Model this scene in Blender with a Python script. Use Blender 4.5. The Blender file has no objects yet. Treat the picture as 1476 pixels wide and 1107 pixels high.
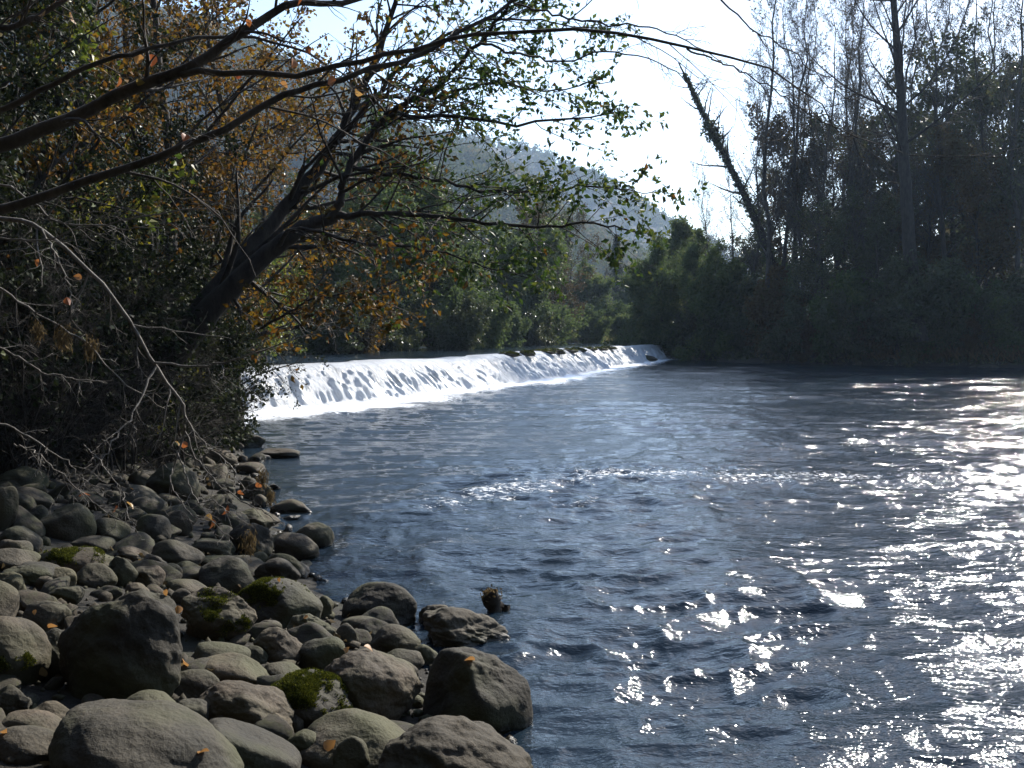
import bpy, math
import numpy as np

rng = np.random.default_rng(11)
scene = bpy.context.scene
COL = scene.collection
R = math.radians

# ------------------------------------------------------------------ camera
H = 1.75
F = 1448.0
PITCH = math.atan(71.5 / F)
cam = bpy.data.cameras.new("camera")
cam.sensor_width = 36
cam.lens = 36 * F / 1476
cam.clip_start = 0.05
cam.clip_end = 3000
co = bpy.data.objects.new("camera", cam)
co.location = (0, 0, H)
co.rotation_euler = (math.pi / 2 - PITCH, 0, 0)
COL.objects.link(co)
scene.camera = co
CP, SP = math.cos(PITCH), math.sin(PITCH)


def ray(px, py):
    u = (px - 738.0) / F
    v = (553.5 - py) / F
    return np.array([u, CP + v * SP, -SP + v * CP])


def P(px, py, d):
    r = ray(px, py)
    return np.array([0, 0, H]) + r * (d / r[1])


# ------------------------------------------------------------------ light
SUN_EL, SUN_AZ = 38.0, 35.0      # azimuth measured from +Y towards +X
world = bpy.data.worlds.new("World")
scene.world = world
world.use_nodes = True
nt = world.node_tree
bg = nt.nodes["Background"]
sky = nt.nodes.new("ShaderNodeTexSky")
sky.sky_type = 'NISHITA'
sky.sun_disc = False
sky.sun_elevation = R(SUN_EL)
sky.sun_rotation = R(SUN_AZ)
sky.altitude = 200
sky.air_density = 1.0
sky.dust_density = 0.7
sky.ozone_density = 1.0
nt.links.new(sky.outputs[0], bg.inputs[0])
bg.inputs[1].default_value = 0.14
sl = bpy.data.lights.new("sun", 'SUN')
sl.energy = 5.0
sl.angle = R(0.5)
sl.color = (1.0, 0.95, 0.87)
so = bpy.data.objects.new("sun", sl)
so.rotation_euler = (R(90 - SUN_EL), 0, R(180 - SUN_AZ))
so.location = (30, 40, 60)
COL.objects.link(so)
scene.view_settings.view_transform = 'Standard'
scene.view_settings.look = 'None'
scene.view_settings.exposure = 1.0
scene.view_settings.gamma = 1.0
scene.cycles.max_bounces = 8
scene.cycles.transparent_max_bounces = 4
scene.cycles.volume_bounces = 0
scene.cycles.sample_clamp_indirect = 4.0
scene.cycles.use_denoising = True
try:
    scene.cycles.denoiser = 'OPENIMAGEDENOISE'
except Exception:
    pass


# ------------------------------------------------------------------ numpy noise
def _hash(ix, iy, iz, seed):
    h = (ix * 374761393 + iy * 668265263 + iz * 2147483647 + seed * 974711) & 0xFFFFFFFF
    h = ((h ^ (h >> 13)) * 1274126177) & 0xFFFFFFFF
    h = h ^ (h >> 16)
    return (h & 0xFFFFFF) / float(0x7FFFFF) - 1.0


def vnoise(Pn, seed=0):
    Pn = np.asarray(Pn, float)
    i = np.floor(Pn).astype(np.int64)
    f = Pn - i
    u = f * f * f * (f * (f * 6 - 15) + 10)
    r = 0
    for dx in (0, 1):
        wx = u[..., 0] if dx else 1 - u[..., 0]
        for dy in (0, 1):
            wy = u[..., 1] if dy else 1 - u[..., 1]
            for dz in (0, 1):
                wz = u[..., 2] if dz else 1 - u[..., 2]
                r = r + wx * wy * wz * _hash(i[..., 0] + dx, i[..., 1] + dy, i[..., 2] + dz, seed)
    return r


def vnoise2(x, y, seed=0):
    ix = np.floor(x).astype(np.int64); iy = np.floor(y).astype(np.int64)
    fx = x - ix; fy = y - iy
    ux = fx * fx * fx * (fx * (fx * 6 - 15) + 10)
    uy = fy * fy * fy * (fy * (fy * 6 - 15) + 10)
    a = _hash(ix, iy, 0, seed); b = _hash(ix + 1, iy, 0, seed)
    c = _hash(ix, iy + 1, 0, seed); d = _hash(ix + 1, iy + 1, 0, seed)
    return (a * (1 - ux) + b * ux) * (1 - uy) + (c * (1 - ux) + d * ux) * uy


def fbm2(x, y, o=4, seed=0):
    r = 0; a = 1; t = 0
    for k in range(o):
        r = r + a * vnoise2(x * 2 ** k + 17.3 * k, y * 2 ** k - 9.1 * k, seed + k); t += a; a *= 0.5
    return r / t


def unit(a):
    return a / np.maximum(np.linalg.norm(a, axis=-1, keepdims=True), 1e-9)


def sstep(a, b, x):
    t = np.clip((x - a) / (b - a), 0, 1)
    return t * t * (3 - 2 * t)


# ------------------------------------------------------------------ mesh helpers
def mesh(name, parts, mats, smooth=True):
    """parts: list of (V, F, material index); F an (n,k) index array."""
    Vs, loops, starts, totals, mi = [], [], [], [], []
    vb = 0; lb = 0
    for V, Fc, m in parts:
        if len(V) == 0 or len(Fc) == 0:
            continue
        Vs.append(V)
        n, k = Fc.shape
        loops.append((Fc + vb).ravel())
        starts.append(lb + np.arange(n) * k)
        totals.append(np.full(n, k))
        mi.append(np.full(n, m))
        vb += len(V); lb += n * k
    V = np.concatenate(Vs).astype(np.float32)
    L = np.concatenate(loops).astype(np.int32)
    S = np.concatenate(starts).astype(np.int32)
    T = np.concatenate(totals).astype(np.int32)
    M = np.concatenate(mi).astype(np.int32)
    me = bpy.data.meshes.new(name)
    me.vertices.add(len(V)); me.vertices.foreach_set("co", V.ravel())
    me.loops.add(len(L)); me.loops.foreach_set("vertex_index", L)
    me.polygons.add(len(S)); me.polygons.foreach_set("loop_start", S); me.polygons.foreach_set("loop_total", T)
    me.polygons.foreach_set("material_index", M)
    if smooth is True:
        me.polygons.foreach_set("use_smooth", np.ones(len(S), bool))
    elif smooth is not False:            # material indices that are smooth
        me.polygons.foreach_set("use_smooth", np.isin(M, smooth))
    for m in mats:
        me.materials.append(m)
    me.update(calc_edges=True)
    return me


def link(name, me, parent=None, loc=(0, 0, 0)):
    o = bpy.data.objects.new(name, me)
    o.location = loc
    COL.objects.link(o)
    if parent is not None:
        o.parent = parent
    return o


def tag(o, label, cat, group=None, kind=None):
    o["label"] = label
    o["category"] = cat
    if group: o["group"] = group
    if kind: o["kind"] = kind
    return o


def thing(name, label, cat, loc=(0, 0, 0), group=None):
    return tag(link(name, None, None, tuple(loc)), label, cat, group)


def dup(root, loc, rz=0, sc=1.0, label=None):
    r = root.copy(); COL.objects.link(r)
    r.location = loc; r.rotation_euler = (0, 0, rz)
    r.scale = (sc, sc, sc) if np.isscalar(sc) else sc
    if label: r["label"] = label
    for ch in list(root.children):
        c = ch.copy(); COL.objects.link(c); c.parent = r
    return r


def grid_faces(n, m):
    a = np.arange(n * m).reshape(n, m)
    return np.stack([a[:-1, :-1], a[:-1, 1:], a[1:, 1:], a[1:, :-1]], -1).reshape(-1, 4)


def tubes(pts, rad, k):
    """pts (N,m,3) rad (N,m): N tapered tubes, k sides."""
    N, m, _ = pts.shape
    t = unit(np.gradient(pts, axis=1))
    mean = unit(pts[:, -1] - pts[:, 0])
    ref = np.where(np.abs(mean[:, 2:3]) > 0.8, np.array([[1.0, 0.13, 0]]), np.array([[0.1, 0, 1.0]]))
    n1 = unit(np.cross(t, ref[:, None, :]))
    n2 = np.cross(t, n1)
    a = np.arange(k) / k * 2 * np.pi
    V = pts[:, :, None, :] + rad[:, :, None, None] * (np.cos(a)[None, None, :, None] * n1[:, :, None, :] + np.sin(a)[None, None, :, None] * n2[:, :, None, :])
    idx = np.arange(N * m * k).reshape(N, m, k)
    j = np.roll(idx, -1, axis=2)
    Fc = np.stack([idx[:, :-1], j[:, :-1], j[:, 1:], idx[:, 1:]], -1).reshape(-1, 4)
    return V.reshape(-1, 3), Fc


def sprout(pts, rad, cnt, t0, ang, ratio, rr, nseg, wander, trop, g, tshape=0.55, flat=0.0, lmin=0.0, rmin=0.002, bias=None):
    N, m, _ = pts.shape
    seg = np.linalg.norm(np.diff(pts, axis=1), axis=2).sum(1)
    t = t0 + (1 - t0) * (np.arange(cnt)[None, :] + g.random((N, cnt))) / cnt
    t = np.clip(t, 0, 0.999)
    f = t * (m - 1); i = f.astype(int); w = (f - i)[..., None]
    ar = np.arange(N)[:, None]
    p = pts[ar, i] * (1 - w) + pts[ar, np.minimum(i + 1, m - 1)] * w
    d = unit(pts[ar, np.minimum(i + 1, m - 1)] - pts[ar, i])
    q = g.normal(size=p.shape)
    q[..., 2] *= (1 - flat)
    if bias is not None:
        q = q + np.asarray(bias)
    q = unit(q - (q * d).sum(-1, keepdims=True) * d)
    a = np.radians(ang) * (0.75 + 0.5 * g.random((N, cnt)))[..., None]
    dr = np.cos(a) * d + np.sin(a) * q
    L = np.maximum(seg[:, None] * ratio * (1 - tshape * t) * (0.6 + 0.7 * g.random((N, cnt))), lmin)
    r0 = rad[ar, i] * (1 - w[..., 0]) + rad[ar, np.minimum(i + 1, m - 1)] * w[..., 0]
    r0 = np.maximum(r0 * rr, rmin)
    p = p.reshape(-1, 3); dr = dr.reshape(-1, 3); L = L.ravel(); r0 = r0.ravel()
    out = np.empty((len(p), nseg + 1, 3)); out[:, 0] = p
    for s in range(nseg):
        dr = unit(dr + wander * g.normal(size=dr.shape) + np.array([0, 0, trop]))
        p = p + dr * (L / nseg)[:, None]
        out[:, s + 1] = p
    R_ = r0[:, None] * np.linspace(1, 0.25, nseg + 1)[None, :]
    return out, np.maximum(R_, 0.0012 if rmin > 0.001 else 0.0007)


def leaf_points(pts, n, g, t0=0.15, jit=0.03):
    N, m, _ = pts.shape
    t = t0 + (0.999 - t0) * g.random((N, n))
    f = t * (m - 1); i = f.astype(int); w = (f - i)[..., None]
    ar = np.arange(N)[:, None]
    p = pts[ar, i] * (1 - w) + pts[ar, i + 1] * w
    d = pts[ar, i + 1] - pts[ar, i]
    p = p + g.normal(size=p.shape) * jit
    return p.reshape(-1, 3), unit(d.reshape(-1, 3))


def leaves(p, d, size, g, width=0.36, droop=0.35, spread=0.9, var=0.35, fold=0.12):
    n = len(p)
    ax = unit(0.6 * d + spread * g.normal(size=(n, 3)) + np.array([0, 0, -droop]))
    q = g.normal(size=(n, 3)); q[:, 2] *= 0.6
    sd = unit(np.cross(ax, q)); nr = np.cross(ax, sd)
    s = (size * (1 + var * g.uniform(-1, 1, n)))[:, None]
    b = p
    tip = p + ax * s
    mid = p + ax * s * 0.42
    l = mid + sd * s * width + nr * s * fold
    r = mid - sd * s * width + nr * s * fold
    V = np.stack([b, r, tip, l], 1).reshape(-1, 3)
    return V, np.arange(n * 4).reshape(n, 4)


def leaves_big(p, d, size, g, droop=0.6):
    """near leaves with a rounded toothed outline (10 rim points, folded on the midrib)"""
    n = len(p)
    ax = unit(0.4 * d + 0.7 * g.normal(size=(n, 3)) + np.array([0, 0, -droop]))
    q = g.normal(size=(n, 3))
    sd = unit(np.cross(ax, q)); nr = np.cross(ax, sd)
    s = (size * g.uniform(0.65, 1.25, n))[:, None]
    ts = np.array([0, .12, .32, .58, .82, 1.0]); ws = np.array([.02, .27, .44, .42, .22, .0])
    mid = [p + ax * s * t - nr * s * 0.25 * t * t for t in ts]
    L = [m_ + sd * s * w * g.uniform(.85, 1.12, n)[:, None] + nr * s * 0.45 * w for m_, w in zip(mid, ws)]
    Rr = [m_ - sd * s * w * g.uniform(.85, 1.12, n)[:, None] + nr * s * 0.45 * w for m_, w in zip(mid, ws)]
    V = np.stack(mid + L + Rr, 1)              # n,18,3
    f = []
    for k in range(5):
        f.append([k, k + 1, 6 + k + 1, 6 + k]); f.append([k + 1, k, 12 + k, 12 + k + 1])
    f = np.array(f)
    Fc = (np.arange(n)[:, None, None] * 18 + f[None]).reshape(-1, 4)
    return V.reshape(-1, 3), Fc


# ------------------------------------------------------------------ materials
def mat(name):
    m = bpy.data.materials.new(name); m.use_nodes = True
    n = m.node_tree.nodes; l = m.node_tree.links
    return m, n, l, n["Principled BSDF"]


def node(n, t, **kw):
    x = n.new(t)
    for k, v in kw.items():
        if k in x.inputs: x.inputs[k].default_value = v
        else: setattr(x, k, v)
    return x


def ramp(n, stops, interp='LINEAR'):
    r = n.new("ShaderNodeValToRGB"); r.color_ramp.interpolation = interp
    e = r.color_ramp.elements
    while len(e) < len(stops): e.new(0.5)
    for x, (p, c) in zip(e, stops):
        x.position = p; x.color = (*c, 1)
    return r


def coords(n, l, scale=(1, 1, 1), kind="Object"):
    tc = n.new("ShaderNodeTexCoord"); mp = n.new("ShaderNodeMapping")
    mp.inputs["Scale"].default_value = scale
    l.new(tc.outputs[kind], mp.inputs[0])
    return mp


def bump(n, l, src, bs, strength=0.4, dist=0.02, prev=None):
    b = n.new("ShaderNodeBump"); b.inputs["Strength"].default_value = strength; b.inputs["Distance"].default_value = dist
    l.new(src, b.inputs["Height"])
    if prev is not None: l.new(prev.outputs[0], b.inputs["Normal"])
    l.new(b.outputs[0], bs.inputs["Normal"])
    return b


def bark_mat(name, dark, light, scale=9, rough=0.85, bs_=0.5):
    m, n, l, b = mat(name)
    mp = coords(n, l, (1, 1, 0.35))
    nz = node(n, "ShaderNodeTexNoise", Scale=scale, Detail=7.0, Roughness=0.65); l.new(mp.outputs[0], nz.inputs[0])
    r = ramp(n, [(0.3, dark), (0.68, light)]); l.new(nz.outputs[0], r.inputs[0])
    l.new(r.outputs[0], b.inputs["Base Color"]); b.inputs["Roughness"].default_value = rough
    b.inputs["Specular IOR Level"].default_value = 0.3
    nz2 = node(n, "ShaderNodeTexNoise", Scale=scale * 5, Detail=5.0); l.new(mp.outputs[0], nz2.inputs[0])
    bump(n, l, nz2.outputs[0], b, bs_, 0.02)
    return m


def leaf_mat(name, stops, trans=0.45, rough=0.45, spec=0.4, clump=0.0):
    m, n, l, b = mat(name)
    g = n.new("ShaderNodeNewGeometry")
    src = g.outputs["Random Per Island"]
    if clump:
        mp = coords(n, l, (1, 1, 1))
        nz = node(n, "ShaderNodeTexNoise", Scale=clump, Detail=2.0); l.new(mp.outputs[0], nz.inputs[0])
        mx = n.new("ShaderNodeMix"); mx.data_type = 'FLOAT'; mx.inputs[0].default_value = 0.5
        mr = n.new("ShaderNodeMapRange"); mr.inputs[1].default_value = 0.3; mr.inputs[2].default_value = 0.7
        l.new(nz.outputs[0], mr.inputs[0])
        l.new(src, mx.inputs[2]); l.new(mr.outputs[0], mx.inputs[3]); src = mx.outputs[0]
    r = ramp(n, stops); l.new(src, r.inputs[0])
    l.new(r.outputs[0], b.inputs["Base Color"])
    b.inputs["Roughness"].default_value = rough; b.inputs["Specular IOR Level"].default_value = spec
    t = n.new("ShaderNodeBsdfTranslucent"); l.new(r.outputs[0], t.inputs[0])
    mix = n.new("ShaderNodeMixShader"); mix.inputs[0].default_value = trans
    l.new(b.outputs[0], mix.inputs[1]); l.new(t.outputs[0], mix.inputs[2])
    l.new(mix.outputs[0], n["Material Output"].inputs[0])
    return m


BARK = bark_mat("bark_dark", (0.012, 0.010, 0.008), (0.05, 0.042, 0.033))
BARK_GREY = bark_mat("bark_grey", (0.02, 0.018, 0.015), (0.09, 0.08, 0.068))
BARK_PALE = bark_mat("bark_pale", (0.05, 0.043, 0.036), (0.19, 0.175, 0.15), 20)
LEAF_AUTUMN = leaf_mat("leaf_autumn", [(0.0, (0.03, 0.022, 0.010)), (0.4, (0.05, 0.04, 0.012)), (0.55, (0.16, 0.07, 0.012)), (0.75, (0.24, 0.14, 0.015)), (0.9, (0.18, 0.15, 0.018)), (1.0, (0.07, 0.09, 0.015))], 0.35, rough=0.6, spec=0.15, clump=0.5)
LEAF_GREEN = leaf_mat("leaf_green", [(0.0, (0.025, 0.05, 0.012)), (0.6, (0.05, 0.09, 0.018)), (1.0, (0.14, 0.16, 0.025))], 0.35, rough=0.55, spec=0.2)
LEAF_YELLOWGREEN = leaf_mat("leaf_yellow_green", [(0.0, (0.06, 0.10, 0.015)), (0.6, (0.13, 0.16, 0.02)), (1.0, (0.26, 0.22, 0.02))], 0.4)
LEAF_WILLOW = leaf_mat("leaf_willow", spec=0.15, rough=0.6, trans=0.45, clump=0.35, stops=[(0.0, (0.045, 0.07, 0.025)), (0.6, (0.09, 0.125, 0.038)), (1.0, (0.17, 0.175, 0.05))])
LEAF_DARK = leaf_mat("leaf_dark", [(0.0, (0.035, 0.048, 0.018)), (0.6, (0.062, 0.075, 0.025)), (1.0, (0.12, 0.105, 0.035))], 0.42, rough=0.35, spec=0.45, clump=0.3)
LEAF_SHADE = leaf_mat("leaf_shade", [(0.0, (0.010, 0.014, 0.006)), (0.7, (0.022, 0.032, 0.012)), (1.0, (0.06, 0.07, 0.02))], 0.2, rough=0.6, spec=0.12)  # leaf colours darkened to put the thicket's shade into them
LEAF_RUSSET = leaf_mat("leaf_russet", [(0.0, (0.05, 0.035, 0.015)), (0.5, (0.09, 0.06, 0.02)), (1.0, (0.08, 0.09, 0.03))], 0.3, rough=0.6, spec=0.15, clump=0.3)
LEAF_CONIFER = leaf_mat("leaf_conifer", [(0.0, (0.012, 0.026, 0.016)), (1.0, (0.035, 0.06, 0.03))], 0.1)
LEAF_ORANGE = leaf_mat("leaf_orange", [(0.0, (0.18, 0.05, 0.02)), (0.35, (0.32, 0.11, 0.035)), (0.7, (0.36, 0.21, 0.07)), (1.0, (0.14, 0.13, 0.03))], 0.4, rough=0.5)
LEAF_FOREST = leaf_mat("leaf_forest", [(0.0, (0.045, 0.07, 0.035)), (0.45, (0.08, 0.095, 0.04)), (0.75, (0.12, 0.10, 0.045)), (1.0, (0.15, 0.11, 0.05))], 0.35, rough=0.8, spec=0.05, clump=0.03)
MOSS = leaf_mat("moss_green", [(0.0, (0.02, 0.026, 0.006)), (0.6, (0.07, 0.085, 0.012)), (1.0, (0.19, 0.19, 0.025))], 0.25, rough=0.9, spec=0.1)
DRY = leaf_mat("dry_brown", [(0.0, (0.05, 0.035, 0.018)), (1.0, (0.18, 0.13, 0.06))], 0.3, rough=0.8, spec=0.1)
GRASS = leaf_mat("dry_grass", [(0.0, (0.10, 0.11, 0.035)), (1.0, (0.24, 0.21, 0.08))], 0.35, rough=0.7, spec=0.2)


def rock_mat():
    m, n, l, b = mat("river_stone")
    mp = coords(n, l)
    oi = n.new("ShaderNodeObjectInfo")
    add = n.new("ShaderNodeVectorMath"); add.operation = 'ADD'
    sc = n.new("ShaderNodeVectorMath"); sc.operation = 'SCALE'; sc.inputs[3].default_value = 40
    cmb = n.new("ShaderNodeCombineXYZ"); l.new(oi.outputs["Random"], cmb.inputs[0]); l.new(oi.outputs["Random"], cmb.inputs[1])
    l.new(cmb.outputs[0], sc.inputs[0]); l.new(mp.outputs[0], add.inputs[0]); l.new(sc.outputs[0], add.inputs[1])
    V = add.outputs[0]
    n1 = node(n, "ShaderNodeTexNoise", Scale=5.0, Detail=8.0, Roughness=0.6); l.new(V, n1.inputs[0])
    n2 = node(n, "ShaderNodeTexNoise", Scale=90.0, Detail=4.0, Roughness=0.7); l.new(V, n2.inputs[0])
    base = ramp(n, [(0.0, (0.034, 0.030, 0.021)), (0.2, (0.075, 0.062, 0.042)), (0.4, (0.046, 0.043, 0.034)), (0.6, (0.088, 0.078, 0.060)), (0.8, (0.12, 0.095, 0.072)), (1.0, (0.055, 0.052, 0.036))])
    l.new(oi.outputs["Random"], base.inputs[0])
    r1 = ramp(n, [(0.3, (0.36, 0.36, 0.32)), (0.72, (0.82, 0.75, 0.65))]); l.new(n1.outputs[0], r1.inputs[0])
    mu = n.new("ShaderNodeMix"); mu.data_type = 'RGBA'; mu.blend_type = 'MULTIPLY'; mu.inputs[0].default_value = 1
    l.new(base.outputs[0], mu.inputs[6]); l.new(r1.outputs[0], mu.inputs[7])
    r2 = ramp(n, [(0.3, (0.5, 0.5, 0.5)), (0.5, (1, 1, 1)), (0.75, (1.5, 1.45, 1.4))]); l.new(n2.outputs[0], r2.inputs[0])
    mu2 = n.new("ShaderNodeMix"); mu2.data_type = 'RGBA'; mu2.blend_type = 'MULTIPLY'; mu2.inputs[0].default_value = 0.8
    l.new(mu.outputs[2], mu2.inputs[6]); l.new(r2.outputs[0], mu2.inputs[7])
    # greenish algae stain in patches
    n3 = node(n, "ShaderNodeTexNoise", Scale=2.6, Detail=6.0); l.new(V, n3.inputs[0])
    r3 = ramp(n, [(0.45, (0, 0, 0)), (0.66, (0.7, 0.7, 0.7))]); l.new(n3.outputs[0], r3.inputs[0])
    mg = n.new("ShaderNodeMix"); mg.data_type = 'RGBA'; mg.inputs[7].default_value = (0.05, 0.052, 0.018, 1)
    l.new(r3.outputs[0], mg.inputs[0]); l.new(mu2.outputs[2], mg.inputs[6])
    # wet band just above the river level
    geo = n.new("ShaderNodeNewGeometry"); sep = n.new("ShaderNodeSeparateXYZ"); l.new(geo.outputs["Position"], sep.inputs[0])
    wob = n.new("ShaderNodeMath"); wob.operation = 'MULTIPLY_ADD'; wob.inputs[1].default_value = -0.10
    l.new(n1.outputs[0], wob.inputs[0]); l.new(sep.outputs[2], wob.inputs[2])
    mr = n.new("ShaderNodeMapRange"); mr.inputs[1].default_value = 0.0; mr.inputs[2].default_value = 0.05; mr.inputs[3].default_value = 1; mr.inputs[4].default_value = 0
    l.new(wob.outputs[0], mr.inputs[0])
    mw = n.new("ShaderNodeMix"); mw.data_type = 'RGBA'; mw.blend_type = 'MULTIPLY'; mw.inputs[7].default_value = (0.4, 0.38, 0.36, 1)
    l.new(mr.outputs[0], mw.inputs[0]); l.new(mg.outputs[2], mw.inputs[6]); l.new(mw.outputs[2], b.inputs["Base Color"])
    rr = n.new("ShaderNodeMapRange"); rr.inputs[3].default_value = 0.82; rr.inputs[4].default_value = 0.25; l.new(mr.outputs[0], rr.inputs[0])
    l.new(rr.outputs[0], b.inputs["Roughness"])
    b.inputs["Specular IOR Level"].default_value = 0.35
    vo = node(n, "ShaderNodeTexVoronoi", Scale=55.0); l.new(V, vo.inputs[0])
    bb = bump(n, l, n1.outputs[0], b, 0.35, 0.05)
    bb2 = bump(n, l, vo.outputs[0], b, 0.35, 0.006, bb)
    bump(n, l, n2.outputs[0], b, 0.6, 0.008, bb2)
    return m


ROCK = rock_mat()


def ground_mat():
    m, n, l, b = mat("bank_soil")
    mp = coords(n, l)
    n1 = node(n, "ShaderNodeTexNoise", Scale=1.3, Detail=9.0, Roughness=0.65); l.new(mp.outputs[0], n1.inputs[0])
    r = ramp(n, [(0.3, (0.012, 0.010, 0.007)), (0.55, (0.026, 0.022, 0.015)), (0.75, (0.035, 0.038, 0.018))]); l.new(n1.outputs[0], r.inputs[0])
    l.new(r.outputs[0], b.inputs["Base Color"]); b.inputs["Roughness"].default_value = 0.95
    n2 = node(n, "ShaderNodeTexNoise", Scale=14.0, Detail=8.0, Roughness=0.7); l.new(mp.outputs[0], n2.inputs[0])
    bump(n, l, n2.outputs[0], b, 0.8, 0.08)
    return m


GROUND = ground_mat()


def water_mat(name, foam=True):
    m, n, l, b = mat(name)
    b.inputs["Base Color"].default_value = (0.010, 0.018, 0.027, 1)
    b.inputs["Roughness"].default_value = 0.075
    b.inputs["IOR"].default_value = 1.333
    mp = coords(n, l, (0.55, 1.0, 1.0))
    n1 = node(n, "ShaderNodeTexNoise", Scale=11.0, Detail=4.0, Roughness=0.6); l.new(mp.outputs[0], n1.inputs[0])
    bump(n, l, n1.outputs[0], b, 0.5, 0.05)
    at = n.new("ShaderNodeAttribute"); at.attribute_name = "foam"
    mpf = coords(n, l, (1.0, 1.6, 1.0))
    nf = node(n, "ShaderNodeTexNoise", Scale=13.0, Detail=8.0, Roughness=0.72); l.new(mpf.outputs[0], nf.inputs[0])
    ad = n.new("ShaderNodeMath"); ad.operation = 'ADD'; l.new(at.outputs["Fac"], ad.inputs[0]); l.new(nf.outputs[0], ad.inputs[1])
    mr = n.new("ShaderNodeMapRange"); mr.inputs[1].default_value = 0.97; mr.inputs[2].default_value = 1.07
    l.new(ad.outputs[0], mr.inputs[0])
    d = n.new("ShaderNodeBsdfPrincipled"); d.inputs["Base Color"].default_value = (0.86, 0.88, 0.9, 1); d.inputs["Roughness"].default_value = 0.35
    bp = n.new("ShaderNodeBump"); bp.inputs["Strength"].default_value = 0.7; bp.inputs["Distance"].default_value = 0.06
    l.new(nf.outputs[0], bp.inputs["Height"]); l.new(bp.outputs[0], d.inputs["Normal"])
    mix = n.new("ShaderNodeMixShader"); l.new(mr.outputs[0], mix.inputs[0]); l.new(b.outputs[0], mix.inputs[1]); l.new(d.outputs[0], mix.inputs[2])
    l.new(mix.outputs[0], n["Material Output"].inputs[0])
    return m


WATER = water_mat("river_water")


def fall_mat():
    m, n, l, b = mat("falling_water")
    b.inputs["Base Color"].default_value = (0.045, 0.045, 0.04, 1); b.inputs["Roughness"].default_value = 0.12
    at = n.new("ShaderNodeAttribute"); at.attribute_name = "foam"
    uvn = n.new("ShaderNodeAttribute"); uvn.attribute_name = "flow"     # (along, down, 0) in metres
    mp = n.new("ShaderNodeMapping"); mp.inputs["Scale"].default_value = (6.5, 0.9, 1); l.new(uvn.outputs["Vector"], mp.inputs[0])
    n1 = node(n, "ShaderNodeTexNoise", Scale=1.0, Detail=7.0, Roughness=0.62, Distortion=0.4); l.new(mp.outputs[0], n1.inputs[0])
    ad = n.new("ShaderNodeMath"); ad.operation = 'ADD'; l.new(at.outputs["Fac"], ad.inputs[0]); l.new(n1.outputs[0], ad.inputs[1])
    mr = n.new("ShaderNodeMapRange"); mr.inputs[1].default_value = 0.84; mr.inputs[2].default_value = 1.16; l.new(ad.outputs[0], mr.inputs[0])
    d = n.new("ShaderNodeBsdfPrincipled"); d.inputs["Base Color"].default_value = (0.74, 0.76, 0.78, 1); d.inputs["Roughness"].default_value = 0.3
    mp2 = n.new("ShaderNodeMapping"); mp2.inputs["Scale"].default_value = (22, 6, 1); l.new(uvn.outputs["Vector"], mp2.inputs[0])
    n2 = node(n, "ShaderNodeTexNoise", Scale=1.0, Detail=5.0, Roughness=0.7); l.new(mp2.outputs[0], n2.inputs[0])
    bp = n.new("ShaderNodeBump"); bp.inputs["Strength"].default_value = 1.0; bp.inputs["Distance"].default_value = 0.09; l.new(n2.outputs[0], bp.inputs["Height"])
    l.new(bp.outputs[0], d.inputs["Normal"]); l.new(bp.outputs[0], b.inputs["Normal"])
    tr = n.new("ShaderNodeBsdfTranslucent"); tr.inputs[0].default_value = (0.7, 0.73, 0.76, 1)
    m1 = n.new("ShaderNodeMixShader"); m1.inputs[0].default_value = 0.25; l.new(d.outputs[0], m1.inputs[1]); l.new(tr.outputs[0], m1.inputs[2])
    mix = n.new("ShaderNodeMixShader"); l.new(mr.outputs[0], mix.inputs[0]); l.new(b.outputs[0], mix.inputs[1]); l.new(m1.outputs[0], mix.inputs[2])
    l.new(mix.outputs[0], n["Material Output"].inputs[0])
    return m


FALL = fall_mat()

# ------------------------------------------------------------------ the lie of the land
LY = np.array([-30, 0, 4.05, 4.9, 5.8, 6.7, 8.0, 9.8, 12.8, 18.4, 22, 30, 45, 60, 80, 110, 150, 220, 700])
LX = np.array([3.0, 1.0, .10, -.06, -.47, -1.19, -1.64, -2.3, -3.3, -5.1, -6.1, -8.5, -10.5, -8, 0, 14, 42, 90, 430])
RY = np.array([-40, 20, 34, 42, 50, 56, 62, 70, 76, 90, 110, 150, 220, 700])
RX = np.array([150, 90, 62, 42, 26, 18.5, 13.0, 12.6, 13.0, 17, 28, 60, 112, 470])
WX = np.array([-6.3, -5.2, -3.6, 0.0, 2.8, 6.0, 9.0, 12.2])       # foot of the weir
WY = np.array([21.6, 23.4, 26.4, 35.7, 44.5, 55.5, 64.0, 73.0])


def weir_y(x):
    return np.interp(x, WX, WY, left=21.6, right=73.0)


HK1, HK2 = 2.9, 3.1
H1X = HK1 * np.array([-160, -120, -75, -51, -35, -21, -11.5, -2.1, 7.3, 15.5, 23.7, 31, 38, 50])
H1Z = HK1 * np.array([57, 59, 57, 51.5, 43, 35.0, 30.0, 25.5, 19.5, 14.3, 9.6, 4, 1, 1])
H2X = HK2 * np.array([-60, 0, 13, 27, 43, 56, 75, 95, 120, 160])
H2Z = HK2 * np.array([60, 56, 51, 44.5, 34.5, 27, 20, 14, 8, 5])



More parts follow.
